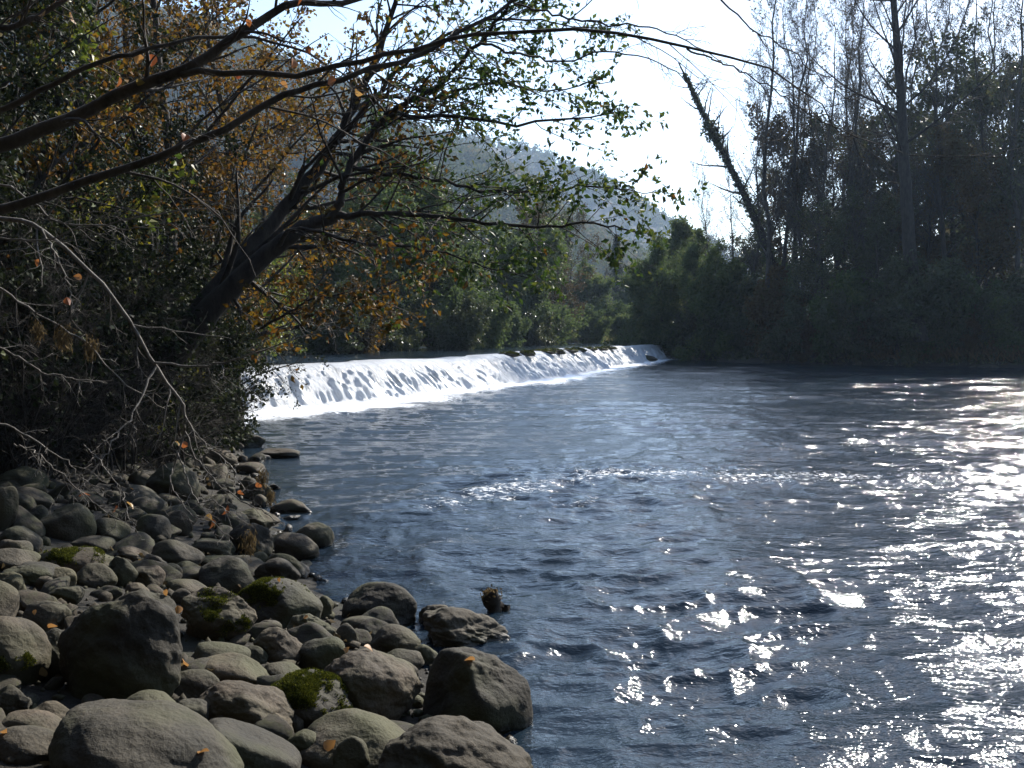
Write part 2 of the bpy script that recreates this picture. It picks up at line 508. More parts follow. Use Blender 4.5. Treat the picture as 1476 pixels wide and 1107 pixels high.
def ground_z(x, y):
    x = np.asarray(x, float); y = np.asarray(y, float)
    dl = np.interp(y, LY, LX) - x
    dr = x - np.interp(y, RY, RX)
    up = sstep(-0.3, 1.6, (y - weir_y(x)) * 0.35)                 # upstream of the weir
    bed = -0.55 + 1.1 * up
    left = np.where(dl < 2.6, 0.17 * dl, 0.442 + 0.42 * (dl - 2.6)) 
    left = np.where(dl > 8, 2.7 + 0.62 * (dl - 8) * sstep(0, 14, dl - 8) + 0.2 * (dl - 8), left)
    right = np.where(dr < 3, 0.42 * dr, 1.26 + 0.07 * (dr - 3))
    right = right + 0.36 * np.maximum(dr - 12, 0) * sstep(12, 30, dr)
    lift = 1.05 * up
    left = np.minimum(left, 30 * (1 - sstep(28, 62, y)) + 2.0); right = np.minimum(right, 26)
    z = np.where(dl > 0, left + lift * sstep(-1, 1, dl), np.where(dr > 0, right + lift * sstep(-1, 1, dr), bed))
    near = np.minimum(np.where(dl > 0, 1e3, -dl), np.where(dr > 0, 1e3, -dr))
    inw = (dl <= 0) & (dr <= 0)
    z = np.where(inw, bed + (lift - bed) * (1 - sstep(0, 1.4, near)), z)
    h1 = np.interp(x, H1X, H1Z) * sstep(250, 500, y + 0.12 * np.minimum(x + 60, 0))
    h2 = np.interp(x, H2X, H2Z) * sstep(640, 940, y)
    hh = np.maximum(h1, h2) + 5 * fbm2(x * 0.02, y * 0.02, 3, 15) * sstep(280, 420, y)
    z = np.where((dl > 0) | (y > 260), np.maximum(z, hh), z)
    far = sstep(130, 180, y)                       # wide valley floor beyond the bend
    z = np.where(y < 280, z * (1 - far) + np.maximum(2.0 + 0 * x, hh) * far, z)
    z = np.where((x > 60) & (y > 100), np.maximum(z, 26 * sstep(60, 120, x) * sstep(100, 170, y) * (1 - sstep(200, 300, y))), z)
    z = np.where(y < -3, np.maximum(z, (0.75 * np.maximum(-3 - y, 0)).clip(0, 34) * sstep(-60, 8, -np.abs(x) + 25)), z)  # unseen slope raised behind the camera to block low sky light
    z = z + 0.10 * fbm2(x * 0.6, y * 0.6, 4, 5) * np.where(inw, 0.3, 1) * sstep(0, 1.5, np.abs(np.where(dl > 0, dl, dr)))
    return z


def at_ground(px, py, lo=1.5, hi=90):
    d = np.linspace(lo, hi, 4000) if hi > 30 else np.linspace(lo, hi, 2500)
    r = ray(px, py)
    pts = np.array([0, 0, H])[None] + (d / r[1])[:, None] * r[None]
    g = np.maximum(ground_z(pts[:, 0], pts[:, 1]), 0.0)
    k = np.argmax(pts[:, 2] < g)
    return pts[k]


# ground: one sheet to the horizon (ring grid round the camera)
rr_ = np.concatenate([[0.0], np.geomspace(0.6, 1600, 430)])
th = np.radians(np.concatenate([np.linspace(-180, -62, 50, endpoint=False), np.linspace(-62, 62, 420, endpoint=False), np.linspace(62, 180, 50)]))
RRg, THg = np.meshgrid(rr_, th, indexing='ij')
gx = RRg * np.sin(THg); gy = RRg * np.cos(THg)
gz = ground_z(gx, gy)
gme = mesh("ground", [(np.stack([gx, gy, gz], -1).reshape(-1, 3), grid_faces(*gx.shape)[:, ::-1], 0)], [GROUND])
tag(link("ground", gme), "dark earth and gravel of the river banks and hills", "ground", kind="structure")


# ------------------------------------------------------------------ river
def riffle(x, y):
    a = 0
    xc = np.array([-3, -1.2, -.3, .94, 2.26, 3.8, 6.2, 14]); yc = np.array([8.8, 9.6, 11.2, 12.2, 12.5, 11.9, 12.2, 13.5])
    c = np.interp(x, xc, yc)
    a = a + np.exp(-((y - c) / 0.9) ** 2) * sstep(-1.9, -0.6, x)
    a = a + 0.7 * np.exp(-((y - c + 1.9) / 0.8) ** 2) * sstep(-1.5, 0, x) * (0.5 + 0.5 * vnoise2(x * 0.9, y * 0.9, 4))
    a = a * (0.8 + 0.4 * vnoise2(x * 1.7, y * 1.3, 6))
    a = a + 0.0 * np.exp(-(((x - 1.9) / 0.35) ** 2 + ((y - 8.2) / 0.3) ** 2))
    return a


def river_grid(n, m, d0, d1, a0, a1):
    d = np.geomspace(d0, d1, n)
    tx = np.tan(np.radians(np.linspace(a0, a1, m)))
    D, T = np.meshgrid(d, tx, indexing='ij')
    return D * T, D


def waves(x, y, bias=1.0, am=1.0, rif=0.0):
    z = 0
    wx = x + 0.25 * vnoise2(x * 0.5, y * 0.5, 31); wy = y + 0.25 * vnoise2(x * 0.5 + 9, y * 0.5, 32)
    patch = 0.75 + 0.5 * vnoise2(x * 0.25, y * 0.18, 33)
    dist = np.hypot(x, y)
    far_ = sstep(10, 40, dist)
    for lam, amp, s in ((4.2, 0.012, 6), (2.4, 0.022, 1), (1.1, 0.033, 2), (0.55, 0.036, 3), (0.27, 0.029, 4), (0.13, 0.010, 5), (0.07, 0.003, 7)):
        amp = amp * (am + (0.1 if lam > 1 else 0.6 if lam > .5 else 1.5 if lam > .2 else 2.6) * rif)
        nz = vnoise2(wx / lam * 0.62 + s * 7.7, wy / lam * 1.15 - s * 3.1, 40 + s)
        amp = amp * (1 + 1.0 * far_) if lam > 1 else amp * (1 - far_ * (0.35 if lam > .5 else .7))
        z = z + amp * (1 - 1.7 * np.abs(nz)) if lam < 1.5 else z + amp * nz
    return z * patch * bias


gxw, gyw = river_grid(900, 1000, 1.6, 95, -52, 64)
amp = np.clip(0.58 + 0.45 * sstep(-3.0, 2.5, gxw - 0.10 * gyw) + 0.25 * sstep(4, 12, gxw), 0.4, 1.3)
rif = riffle(gxw, gyw)
zw = waves(gxw, gyw, 1.0, amp, rif) + 0.02 * rif
dist_foot = (weir_y(gxw) - gyw) * 0.35 / np.sqrt(1 + 0.35 ** 2 - 0.1)     # metres from the foot of the weir
inside = (gxw > -7.5) & (gxw < 12.6)
foam = np.where(inside, np.where(dist_foot < 0, 1.0, 0.95 * np.exp(-np.maximum(dist_foot, 0) / (1.9 + 0.9 * vnoise2(gxw * 0.5, gyw * 0.2, 3)))), 0)
foam = foam * (1 + 0.25 * vnoise2(gxw * 2.2, gyw * 0.9, 13))
rc = np.interp(gxw, [-3, -1.2, -.3, .94, 2.26, 3.8, 6.2, 14], [8.8, 9.6, 11.2, 12.2, 12.5, 11.9, 12.2, 13.5]) + 0.5 * vnoise2(gxw * .8, gyw * 0, 14)
band = np.exp(-((gyw - rc + .3) / 1.15) ** 2) + .7 * np.exp(-((gyw - rc + 2.0) / 0.6) ** 2) * (gxw < 2.2)
band = np.clip(band * sstep(-1.9, -.5, gxw) * (1 - .5 * sstep(4, 9, gxw)), 0, 1) * (0.95 + 0.12 * vnoise2(gxw * 1.6, gyw * 2.4, 15))
foam = np.maximum(foam, 0.455 * band * (1 + .1 * vnoise2(gxw * 5, gyw * 5, 16)))  # riffle flecks: white colour for both foam and painted sun glitter
zw = 0.115 * np.tanh(zw / 0.115)
zw = zw + 0.05 * foam * vnoise2(gxw * 3, gyw * 3, 77) * (dist_foot < 3) * inside
wme = mesh("river", [(np.stack([gxw, gyw, zw], -1).reshape(-1, 3), grid_faces(*gxw.shape)[:, ::-1], 0)], [WATER])
fa = wme.attributes.new("foam", 'FLOAT', 'POINT'); fa.data.foreach_set("value", foam.ravel().astype(np.float32))
tag(link("river", wme), "dark blue river with sun glitter and small riffles", "river", kind="structure")

# upstream pool above the weir
ux, ut = np.meshgrid(np.linspace(-26, 90, 240), np.linspace(0, 1, 160) ** 1.5, indexing='ij')
uy = weir_y(ux) + 4.6 + ut * 150
uz = 0.97 + 0.35 * waves(ux, uy)
ume = mesh("river_upstream", [(np.stack([ux, uy, uz], -1).reshape(-1, 3), grid_faces(*ux.shape)[:, ::-1], 0)], [WATER])
ume.attributes.new("foam", 'FLOAT', 'POINT')
tag(link("river_upstream", ume), "calm river surface above the weir", "river", kind="structure")

# ------------------------------------------------------------------ weir
S = np.linspace(0, 1, 1500)
seglen = np.concatenate([[0], np.cumsum(np.hypot(np.diff(WX), np.diff(WY)))])
sl_ = S * seglen[-1]
cx = np.interp(sl_, seglen, WX); cy = np.interp(sl_, seglen, WY)
k_ = np.ones(61) / 61
cxs = np.convolve(np.pad(cx, 30, mode='edge'), k_, 'valid'); cys = np.convolve(np.pad(cy, 30, mode='edge'), k_, 'valid')
tx_, ty_ = np.gradient(cxs), np.gradient(cys)
tl = np.hypot(tx_, ty_); nx_, ny_ = -ty_ / tl, tx_ / tl          # towards upstream
Wp = np.linspace(0, 1, 70)
prof_o = np.interp(Wp, [0, .06, .18, .45, .7, .8, .9, 1.0], [-.30, -.05, .16, .52, .85, 1.10, 1.7, 2.6])
prof_z = np.interp(Wp, [0, .06, .18, .45, .7, .8, .9, 1.0], [-.06, .04, .27, .62, .93, 1.035, 1.035, 0.98])
SS, WW = np.meshgrid(sl_, Wp, indexing='ij')
steep = sstep(0, .12, WW) * (1 - sstep(.72, .9, WW))
wv = 0.35 * fbm2(SS * 0.5, WW * 1.2, 3, 59)
disp = 0.13 * fbm2(SS * 1.6 + wv, WW * 1.3, 4, 60) * steep + 0.09 * vnoise2(SS * 5 + wv * 4, WW * 3.0, 61) * steep + 0.05 * vnoise2(SS * 13, WW * 7, 63) * steep + 0.04 * vnoise2(SS * 0.8, WW * 0, 62)
disp = disp * (1 - 0.85 * sstep(.4, .8, WW))
crestvar = 0.05 * fbm2(sl_ * 0.35, sl_ * 0, 3, 66)[:, None] * sstep(.3, .8, WW)
off = prof_o[None] + disp * -0.8 + 0.25 * vnoise2(SS * 0.25, SS * 0, 64) * (1 - WW)
wxg = cxs[:, None] + nx_[:, None] * off
wyg = cys[:, None] + ny_[:, None] * off
wzg = prof_z[None] * np.interp(SS, [0, 10, 30], [.90, .95, 1.0]) + disp * 0.6 + crestvar
ff = 0.70 + 0.06 * sstep(.6, .85, WW) + 0.35 * (1 - sstep(.05, .35, WW))
ff = ff + 0.02 + 0.13 * vnoise2(SS * 0.9 + wv * 2, WW * 0.6, 71) + 0.07 * vnoise2(SS * 2.6 + wv * 3, WW * 0.8, 72) + 0.06 * vnoise2(SS * 9, WW * 5, 73)
ff = ff - 0.14 * (1 - sstep(0, 9, SS)) - 0.18 * np.exp(-((SS - 27) / 5.0) ** 2) * sstep(.35, .7, WW)
weir = thing("weir", "long low weir with white water pouring over its sloping stone face", "weir", (0, 0, 0))
fme = mesh("falling_water", [(np.stack([wxg, wyg, wzg], -1).reshape(-1, 3), grid_faces(*wxg.shape), 0)], [FALL])
fa = fme.attributes.new("foam", 'FLOAT', 'POINT'); fa.data.foreach_set("value", ff.ravel().astype(np.float32))
fl = fme.attributes.new("flow", 'FLOAT_VECTOR', 'POINT')
fl.data.foreach_set("vector", np.stack([SS, WW * 2.4 + 0.15 * vnoise2(SS, WW * 3, 4), SS * 0], -1).astype(np.float32).ravel())
link("falling_water", fme, weir)



# ------------------------------------------------------------------ rocks
def ico(sub):
    import bmesh
    bm = bmesh.new(); bmesh.ops.create_icosphere(bm, subdivisions=sub, radius=1)
    V = np.array([v.co[:] for v in bm.verts]); Fc = np.array([[v.index for v in f.verts] for f in bm.faces]); bm.free()
    return unit(V), Fc


ICO = {k: ico(k) for k in (3, 4, 5, 6)}


def rot_rand(g):
    q = unit(g.normal(size=4)); w, x, y, z = q
    return np.array([[1 - 2 * (y * y + z * z), 2 * (x * y - z * w), 2 * (x * z + y * w)], [2 * (x * y + z * w), 1 - 2 * (x * x + z * z), 2 * (y * z - x * w)], [2 * (x * z - y * w), 2 * (y * z + x * w), 1 - 2 * (x * x + y * y)]])


def rock_shape(a, b, c, roll, g, sub=5, cuts=3, p=2.5, rough=1.0, flat=None):
    N, Fc = ICO[sub]
    M = rot_rand(g); L = N @ M
    r = (np.abs(L) ** p).sum(1) ** (-1 / p)
    for _ in range(cuts):
        m_ = unit(g.normal(size=3)); h = g.uniform(0.62, 0.93)
        dt = np.maximum(N @ m_, 1e-3)
        lim = h / dt
        kk = 14
        r = -np.log(np.exp(-kk * r) + np.exp(-kk * np.minimum(lim, 6))) / kk
    if flat is not None:
        m_ = unit(np.array(flat[:3], float)); dt = np.maximum(N @ m_, 1e-3); lim = flat[3] / dt
        r = -np.log(np.exp(-22 * r) + np.exp(-22 * np.minimum(lim, 6))) / 22
    s = g.uniform(0, 100, 3)
    r = r + 0.10 * vnoise(N * 1.3 + s, 1) + 0.045 * vnoise(N * 3.1 + s, 2) * rough
    r = r + 0.016 * vnoise(N * 8 + s, 3) * rough + 0.007 * vnoise(N * 19 + s, 4) * rough
    V = N * r[:, None]
    V = V / np.abs(V).max(0)
    V = V * np.array([a, b, c])
    ca, sa = math.cos(R(roll)), math.sin(R(roll))
    V = np.stack([V[:, 0] * ca + V[:, 2] * sa, V[:, 1], -V[:, 0] * sa + V[:, 2] * ca], 1)
    return V, Fc


def vert_normals(V, Fc):
    n = np.cross(V[Fc[:, 1]] - V[Fc[:, 0]], V[Fc[:, 2]] - V[Fc[:, 0]])
    out = np.zeros_like(V)
    for k in range(3): np.add.at(out, Fc[:, k], n)
    return unit(out)


def add_moss(rock, V, Fc, centre, rad, count, g, size=0.0095):
    count = int(count * 1.9)
    Nn = vert_normals(V, Fc)
    fc = V[Fc].mean(1); fn = unit(Nn[Fc].mean(1))
    area = np.linalg.norm(np.cross(V[Fc[:, 1]] - V[Fc[:, 0]], V[Fc[:, 2]] - V[Fc[:, 0]]), axis=1)
    ext = np.abs(V).max(0)
    q = (fc / ext - np.array(centre)) / rad
    w = np.clip(1.0 - np.linalg.norm(q, axis=1) + 0.8 * vnoise(fc * 12, 9) + 0.5 * vnoise(fc * 38, 10), 0, 1) ** 1.3 * np.clip(fn[:, 2] + 0.5, 0, 1) * area
    if w.sum() <= 0: return
    i = g.choice(len(fc), count, p=w / w.sum())
    uv = g.dirichlet((1, 1, 1), count)
    p = (V[Fc[i]] * uv[..., None]).sum(1)
    d = fn[i]
    LV, LF = leaves(p - d * 0.003, d * 2.2, size, g, width=0.22, droop=-0.3, spread=0.55, var=0.5)
    link("moss", mesh("moss", [(LV, LF, 0)], [MOSS], False), rock)


ROCKS = []


def rock(x0, x1, yt, yb, label, roll=8, cuts=3, rough=1.0, p=2.5, moss=None, sub=5, name="boulder", dr=0.85, flat=None, dep=None, tall=1.15):
    g = np.random.default_rng(int(x0 * 7 + yt * 13) & 0xffff); cuts += 2
    cxp = (x0 + x1) / 2
    if dep is None:
        b0 = at_ground(cxp, yb, 1.6, 30); d = b0[1]
    else:
        d = dep
    w = (x1 - x0) / F * d
    dc = d + 0.32 * w
    w = (x1 - x0) / F * dc
    hv = (yb - yt) / F * dc
    c = hv * 0.5 * tall
    ctr = P(cxp, (yt + yb) / 2, dc); ctr[2] -= hv * 0.5 * (tall - 1)
    a = w / 2
    # make the rolled outline keep the wanted extents
    V, Fc = rock_shape(a, a * dr, c, roll, g, sub, cuts, p, rough, flat)
    for ax_, e_ in ((0, a), (2, c)):
        lo_, hi_ = V[:, ax_].min(), V[:, ax_].max()
        V[:, ax_] = (V[:, ax_] - (lo_ + hi_) / 2) * (2 * e_ / (hi_ - lo_))
    o = link(name, mesh(name, [(V, Fc, 0)], [ROCK]), None, tuple(ctr))
    tag(o, label, name, "stones along the left bank")
    if moss:
        for (mc, mr, cnt) in moss: add_moss(o, V, Fc, mc, mr, cnt, g)
    ROCKS.append((ctr[0], ctr[1], max(a, a * dr), V[:, 2].max() + ctr[2]))
    return o


B = rock
B(75, 352, 1018, 1180, "huge smooth brown boulder cut off by the bottom edge, nearest of all", 24, -1, .9, sub=6, p=2.15)
B(85, 272, 845, 1015, "largest dark boulder with ridged hollow face and sloping right shoulder", 16, 4, 1.7, sub=6, tall=1.1)
B(-70, 68, 885, 990, "smooth boulder at the left edge with moss on its lower face", 18, 1, .6, moss=[((.15, -.7, -.1), .5, 2500)], sub=6)
B(-80, 29, 834, 920, "rounded pale boulder resting above the mossy one at the left edge", 12, 1, .6)
B(33, 98, 866, 915, "low green-stained stone left of the largest dark boulder", 3, 2, .8)
B(48, 105, 905, 985, "shaded stone tucked under the left flank of the largest boulder", 5, 2)
B(-15, 48, 986, 1040, "grey cracked block at the left edge under the mossy boulder", 2, 5, 1.8)
B(44, 108, 1011, 1054, "small green-tinged stone between cracked block and huge brown boulder", 18, 3, 1.2)
B(0, 106, 1025, 1082, "long sloping stone below the cracked grey block", 18, 2, .8)
B(-12, 92, 1047, 1100, "oval stone with a mossy right end in the bottom left corner", 6, 2, .9, moss=[((.85, -.2, -.2), .4, 2500)])
B(172, 264, 996, 1066, "smooth round stone just below the largest dark boulder", 6, 2, .7)
B(252, 303, 1008, 1052, "squat rounded stone left of the wide speckled loaf", 8, 2, .7, sub=5)
B(248, 293, 1032, 1078, "small dark stone wedged behind the huge brown boulder", 14, 2, .8)
B(280, 436, 1040, 1135, "long grey stone with a sharp pink-edged ridge at the bottom edge", 20, 5, .6, sub=6)
B(274, 431, 982, 1066, "wide speckled loaf-shaped boulder with pitted top", 14, 2, 1.6, sub=6)
B(236, 317, 965, 1012, "smooth leaning stone at the foot of the largest boulder's right side", 12, 3, .7)
B(288, 396, 946, 992, "long smooth loaf stone above the wide speckled one", 16, 2, .7)
B(278, 362, 926, 966, "humped stone behind the long smooth loaf", 8, 2, .7)
B(350, 386, 931, 958, "small knobbly stone right of the humped stone", 12, 4, 1.5, sub=4)
B(368, 440, 953, 986, "smooth low stone just above the moss-covered boulder", 12, 1, .6)
B(363, 441, 903, 960, "dark coarse-grained round boulder in the middle of the bank", 8, 3, 2.0)
B(413, 487, 886, 930, "rough angular stone with a dry leaf on top", 16, 6, 2.0)
B(370, 407, 892, 916, "small pointed stone behind the coarse round boulder", 5, 5, .8, sub=4)
B(262, 373, 848, 930, "blocky boulder with thin moss on its front", 6, 4, 1.8, p=3.2, moss=[((.3, -.7, .0), .45, 1600), ((0, -.3, .8), .5, 900)], sub=6)
B(338, 466, 834, 905, "large rounded boulder with thick green moss over its left top", 4, 1, .9, moss=[((-.45, -.3, .6), .62, 6500)], sub=6)
B(428, 502, 918, 972, "pale slanting slab left of the big dark dome", -25, 5, .8)
B(455, 608, 936, 1042, "big dark dome-shaped boulder with speckled rim", 12, 1, 1.5, sub=6, p=2.3, tall=1.05)
B(384, 513, 968, 1052, "sloping boulder thickly covered with yellow-green moss", 24, 2, .9, moss=[((-.1, -.3, .6), .95, 9000)], sub=6)
B(428, 600, 1032, 1120, "long low grey boulder at the bottom edge, right of the moss", 2, 2, .6, sub=6)
B(412, 476, 1052, 1098, "reddish rounded stone on the left end of the long low boulder", 18, 3, 1.2)
B(480, 536, 1062, 1125, "small upright rounded stone at the bottom edge", 8, 3, .8)
B(548, 772, 1035, 1170, "large coarse speckled boulder at the bottom edge beside the water", 14, 1, 2.0, sub=6, p=2.2)
B(605, 770, 937, 1062, "flat-topped sunlit boulder with dark front jutting into the river", 16, 3, .9, p=3.4, sub=6, flat=(.25, -.35, 1, .62), tall=1.1)
B(606, 737, 872, 945, "wet gravelly boulder with glinting right side in the river", 12, 2, 2.4, sub=6)
B(602, 655, 869, 912, "small rough stone behind the wet gravelly boulder", 4, 4, 1.8)
B(493, 603, 837, 902, "dark blocky boulder standing in the river edge", 3, 3, 1.0, p=3.0, sub=6)
B(489, 549, 888, 916, "flat oval stone in front of the dark river boulder", 2, 1, .6)
B(482, 517, 897, 932, "small dark round stone beside the flat oval one", 6, 1, .6, sub=4)
B(534, 608, 900, 948, "brownish conical stone between the river boulders", 10, 3, 1.0)
B(553, 612, 936, 964, "low black wet stone under the conical one", 6, 3, .8, sub=4)
B(593, 634, 928, 962, "small wet stone left of the flat-topped boulder", 10, 4, 1.2, sub=4)
B(456, 481, 858, 892, "small dark stone at the right end of the mossy boulder", 6, 2, .7, sub=4)
B(424, 481, 753, 794, "reddish wet stone farthest out in the river edge", 14, 1, .9)
B(398, 461, 768, 810, "dark faceted stone in front of the reddish wet one", 12, 6, .7)
B(382, 446, 795, 832, "dark wedge slanting into the water below the faceted stone", 24, 4, .9)
B(368, 433, 804, 840, "grey angular stone behind the big mossy boulder", 10, 6, 1.0)
B(286, 373, 803, 854, "broad domed stone behind the blocky mossy boulder", 10, 3, .9)
B(290, 388, 800, 826, "pale flat stone behind the broad dome", 8, 3, .8)
B(218, 293, 778, 820, "dark loaf-shaped stone in mid bank", 6, 1, .8)
B(278, 337, 776, 806, "brown lichen-flecked stone right of the dark loaf", 10, 3, 1.5)
B(248, 292, 808, 834, "smooth pale round stone in front of the dark loaf", 6, 1, .6, sub=4)
B(232, 266, 812, 836, "small round stone left of the pale round one", 6, 1, .6, sub=4)
B(238, 301, 835, 864, "arched smooth stone left of the blocky mossy boulder", 10, 1, .6)
B(248, 282, 848, 872, "small reddish stone under the arched one", 6, 2, .8, sub=4)
B(58, 136, 727, 780, "large round shaded boulder in the upper left of the bank", 14, 2, .8)
B(-5, 70, 672, 712, "long rounded boulder high up at the left edge", 8, 2, .9)
B(-22, 27, 700, 766, "upright smooth boulder cut by the left edge", 16, 1, .6)
B(6, 77, 702, 734, "curved stone behind the upright boulder", 12, 2, .8)
B(-4, 62, 757, 796, "angular grey stone at the left edge", 16, 5, .8)
B(-6, 48, 776, 812, "smooth sunlit stone below the angular grey one", 14, 1, .6)
B(-24, 52, 790, 826, "broad pale stone at the left edge, low and flat", 12, 2, .6)
B(106, 172, 773, 796, "long flat pale stone in front of the round shaded boulder", 8, 2, .6)
B(46, 168, 789, 834, "flat slab with a strip of dark moss along its top", 6, 4, 1.2, moss=[((-.1, -.4, .7), .7, 3500)])
B(108, 168, 812, 848, "pale ridged stone below the mossy slab", 14, 5, .7)
B(148, 199, 802, 846, "smooth leaning stone right of the mossy slab", 26, 2, .6)
B(190, 236, 816, 850, "smooth sloping stone with a split top", 20, 3, .8)
B(168, 216, 787, 812, "pale rough stone with glinting flecks", 12, 6, 1.8)
B(204, 241, 798, 826, "dark angular stone beside the pale rough one", 10, 5, 1.0, sub=4)
B(194, 247, 741, 781, "neat oval stone in the middle of the upper bank", 18, 1, .5)
B(233, 279, 735, 772, "round dark stone right of the neat oval", 5, 2, .7)
B(135, 187, 746, 780, "smooth hooked stone left of the neat oval", 20, 2, .6)
B(172, 243, 699, 736, "dark boulder with a lit crest high on the bank", 14, 4, .9)
B(208, 288, 668, 730, "large slanting boulder near the water under the twigs", 28, 3, .9)
B(8, 92, 812, 844, "long bumpy stone above the left edge boulders", 14, 4, 1.3)
B(58, 109, 818, 848, "small humped stone beside the long bumpy one", 10, 3, .8, sub=4)
B(-12, 39, 824, 872, "dark rounded stone above the pale left edge boulder", 16, 2, .8)
B(60, 120, 843, 874, "knobbly stone just left of the largest boulder's top", -6, 5, 1.6)
B(50, 79, 830, 852, "small egg-shaped stone amid the bumpy ones", 4, 1, .5, sub=4)
B(178, 216, 840, 866, "speckled stone behind the largest boulder's top", 10, 3, 1.4, sub=4)
B(198, 242, 858, 894, "smooth greenish stone against the largest boulder's right shoulder", 16, 1, .6)
B(373, 433, 646, 662, "flat brown rock lying in the calm shallows", 3, 3, .9, name="boulder", dr=.6)
B(370, 391, 655, 665, "tiny rock beside the flat brown one in the shallows", 2, 2, .8, sub=4)
B(298, 343, 648, 672, "dark rounded rock at the water's edge under the leaning tree", 6, 2, .9, sub=4)
B(342, 357, 656, 667, "tiny dark rock in the water near the bank", 4, 2, .8, sub=4)
B(272, 337, 588, 636, "big tilted grey slab by the weir end", 26, 6, .9)
B(316, 349, 586, 612, "dark rock touching the left end of the weir", 16, 5, 1.0, sub=4)
B(290, 322, 572, 596, "mossy rock behind the tilted slab near the weir", 10, 4, 1.0, sub=4)
B(338, 402, 733, 766, "dark wet rock below the hanging debris", 16, 4, 1.0)
B(328, 394, 752, 806, "dark brown rock draped with dry stems", 8, 3, 1.2)
B(353, 387, 795, 816, "small pale shiny stone near the water", 8, 5, .9, sub=4)
B(914, 948, 511, 521, "dark low rock in the river near the far end of the weir", 4, 4, 1.0, sub=4, dep=63)
B(944, 968, 507, 514, "smaller dark rock behind the low one at the weir end", 4, 4, 1.0, sub=4, dep=69)
B(980, 1030, 488, 512, "big dark rock where the weir meets the right bank", 6, 5, 1.0, sub=4, dep=70)

for k in range(9):            # mossy stones breaking the crest of the weir
    gk = np.random.default_rng(2000 + k)
    j = int(np.interp(18 + k * 2.3 + gk.uniform(-.8, .8), sl_, np.arange(len(sl_))))
    V, Fc = rock_shape(gk.uniform(.3, .6), gk.uniform(.25, .4), gk.uniform(.07, .11), 5, gk, 4, 4)
    o = gk.uniform(.75, 1.0)
    so_ = link("crest_stone", mesh("crest_stone", [(V, Fc, 0)], [ROCK]), weir, (cxs[j] + nx_[j] * o, cys[j] + ny_[j] * o, .98))
    add_moss(so_, V, Fc, (0, 0, .5), .9, 500, gk, .05)

# filler cobbles: a few shapes copied between the boulders
SHAPES = []
for k in range(10):
    g = np.random.default_rng(900 + k)
    V, Fc = rock_shape(1.0, g.uniform(.6, .95), g.uniform(.45, .8), g.uniform(-10, 20), g, 4, int(g.integers(1, 5)), g.uniform(2.2, 3.0), g.uniform(.6, 1.4))
    SHAPES.append(mesh("cobble", [(V, Fc, 0)], [ROCK]))
g = np.random.default_rng(55)
placed = []
tries = 0
while len(placed) < 190 and tries < 9000:
    tries += 1
    u_ = g.random()
    if u_ < 0.5:
        px = g.uniform(-10, 560); py = g.uniform(690, 1090)
    elif u_ < .75:
        px = g.uniform(-10, 340); py = g.uniform(600, 760)
    else:
        px = g.uniform(230, 420); py = g.uniform(600, 780)
    q = at_ground(px, py, 1.6, 30)
    xl = np.interp(q[1], LY, LX)
    if q[0] > xl + 0.12 or q[1] > 20: continue
    s = (0.03 + 0.09 * g.random() ** 1.6) * (1 + 0.09 * q[1])
    if any((q[0] - a) ** 2 + (q[1] - b) ** 2 < (0.75 * r_) ** 2 for a, b, r_, _ in ROCKS): continue
    if any((q[0] - a) ** 2 + (q[1] - b) ** 2 < (0.75 * (s + r_)) ** 2 for a, b, r_ in placed): continue
    placed.append((q[0], q[1], s))
    o = link("cobble", SHAPES[int(g.integers(len(SHAPES)))], None, (q[0], q[1], max(float(ground_z(q[0], q[1])), -0.03) + s * 0.22))
    o.scale = (s * g.uniform(.9, 1.35), s * g.uniform(.7, 1.0), s * g.uniform(.6, 1.1)); o.rotation_euler = (g.uniform(-.2, .2), g.uniform(-.2, .3), g.uniform(0, 6.28))
    tag(o, "small grey-brown cobble wedged between the bigger boulders of the left bank", "cobble", "cobbles filling the gaps on the left bank")
# gravel and leaf litter in the gaps
n_ = 3600
gy_ = 2.6 + 16 * g.random(n_) ** 1.5; gx_ = np.interp(gy_, LY, LX) - .02 - (1.2 + .35 * gy_) * g.random(n_)
gs_ = (.008 + .03 * g.random(n_) ** 2.5) * (1 + .05 * gy_)
b1 = ico(1); bv, bf = b1
pts_ = bv[None] * gs_[:, None, None] * g.uniform(.6, 1.3, (n_, 1, 3)) * (1 + .18 * g.normal(size=(n_, len(bv), 1)).clip(-1, 1))
pts_ = pts_ + np.stack([gx_, gy_, np.maximum(ground_z(gx_, gy_), -.05) + gs_ * .3], 1)[:, None, :]
tag(link("gravel", mesh("gravel", [(pts_.reshape(-1, 3), (bf[None] + (np.arange(n_) * len(bv))[:, None, None]).reshape(-1, 3), 0)], [ROCK])), "loose gravel and pebbles filling the gaps between the boulders", "gravel", kind="stuff")
n_ = 900
gy_ = 2.6 + 12 * g.random(n_) ** 1.3; gx_ = np.interp(gy_, LY, LX) - .25 - (1.0 + .35 * gy_) * g.random(n_)
kp = vnoise2(gx_ * 2.2, gy_ * 2.2, 19) > 0.05
pp = np.stack([gx_, gy_, np.maximum(ground_z(gx_, gy_), 0) + .05], 1)[kp]
V, Fc = leaves_big(pp, g.normal(size=pp.shape) * [1, 1, .2], .04, g, droop=0)
tag(link("leaf_litter", mesh("leaf_litter", [(V, Fc, 0)], [DRY])), "brown leaf litter caught between the stones", "leaf litter", kind="stuff")
# stones along the foot of the right bank
for k in range(26):
    y = g.uniform(41, 62); x = np.interp(y, RY, RX) + g.uniform(-.2, .7)
    s = g.uniform(.15, .42)
    o = link("cobble", SHAPES[k % 10], None, (x, y, s * 0.1)); o.scale = (s, s, s * .8); o.rotation_euler = (0, 0, g.uniform(0, 6.28))
    tag(o, "dark shaded stone at the waterline below the right bank wood", "cobble", "stones along the foot of the right bank")


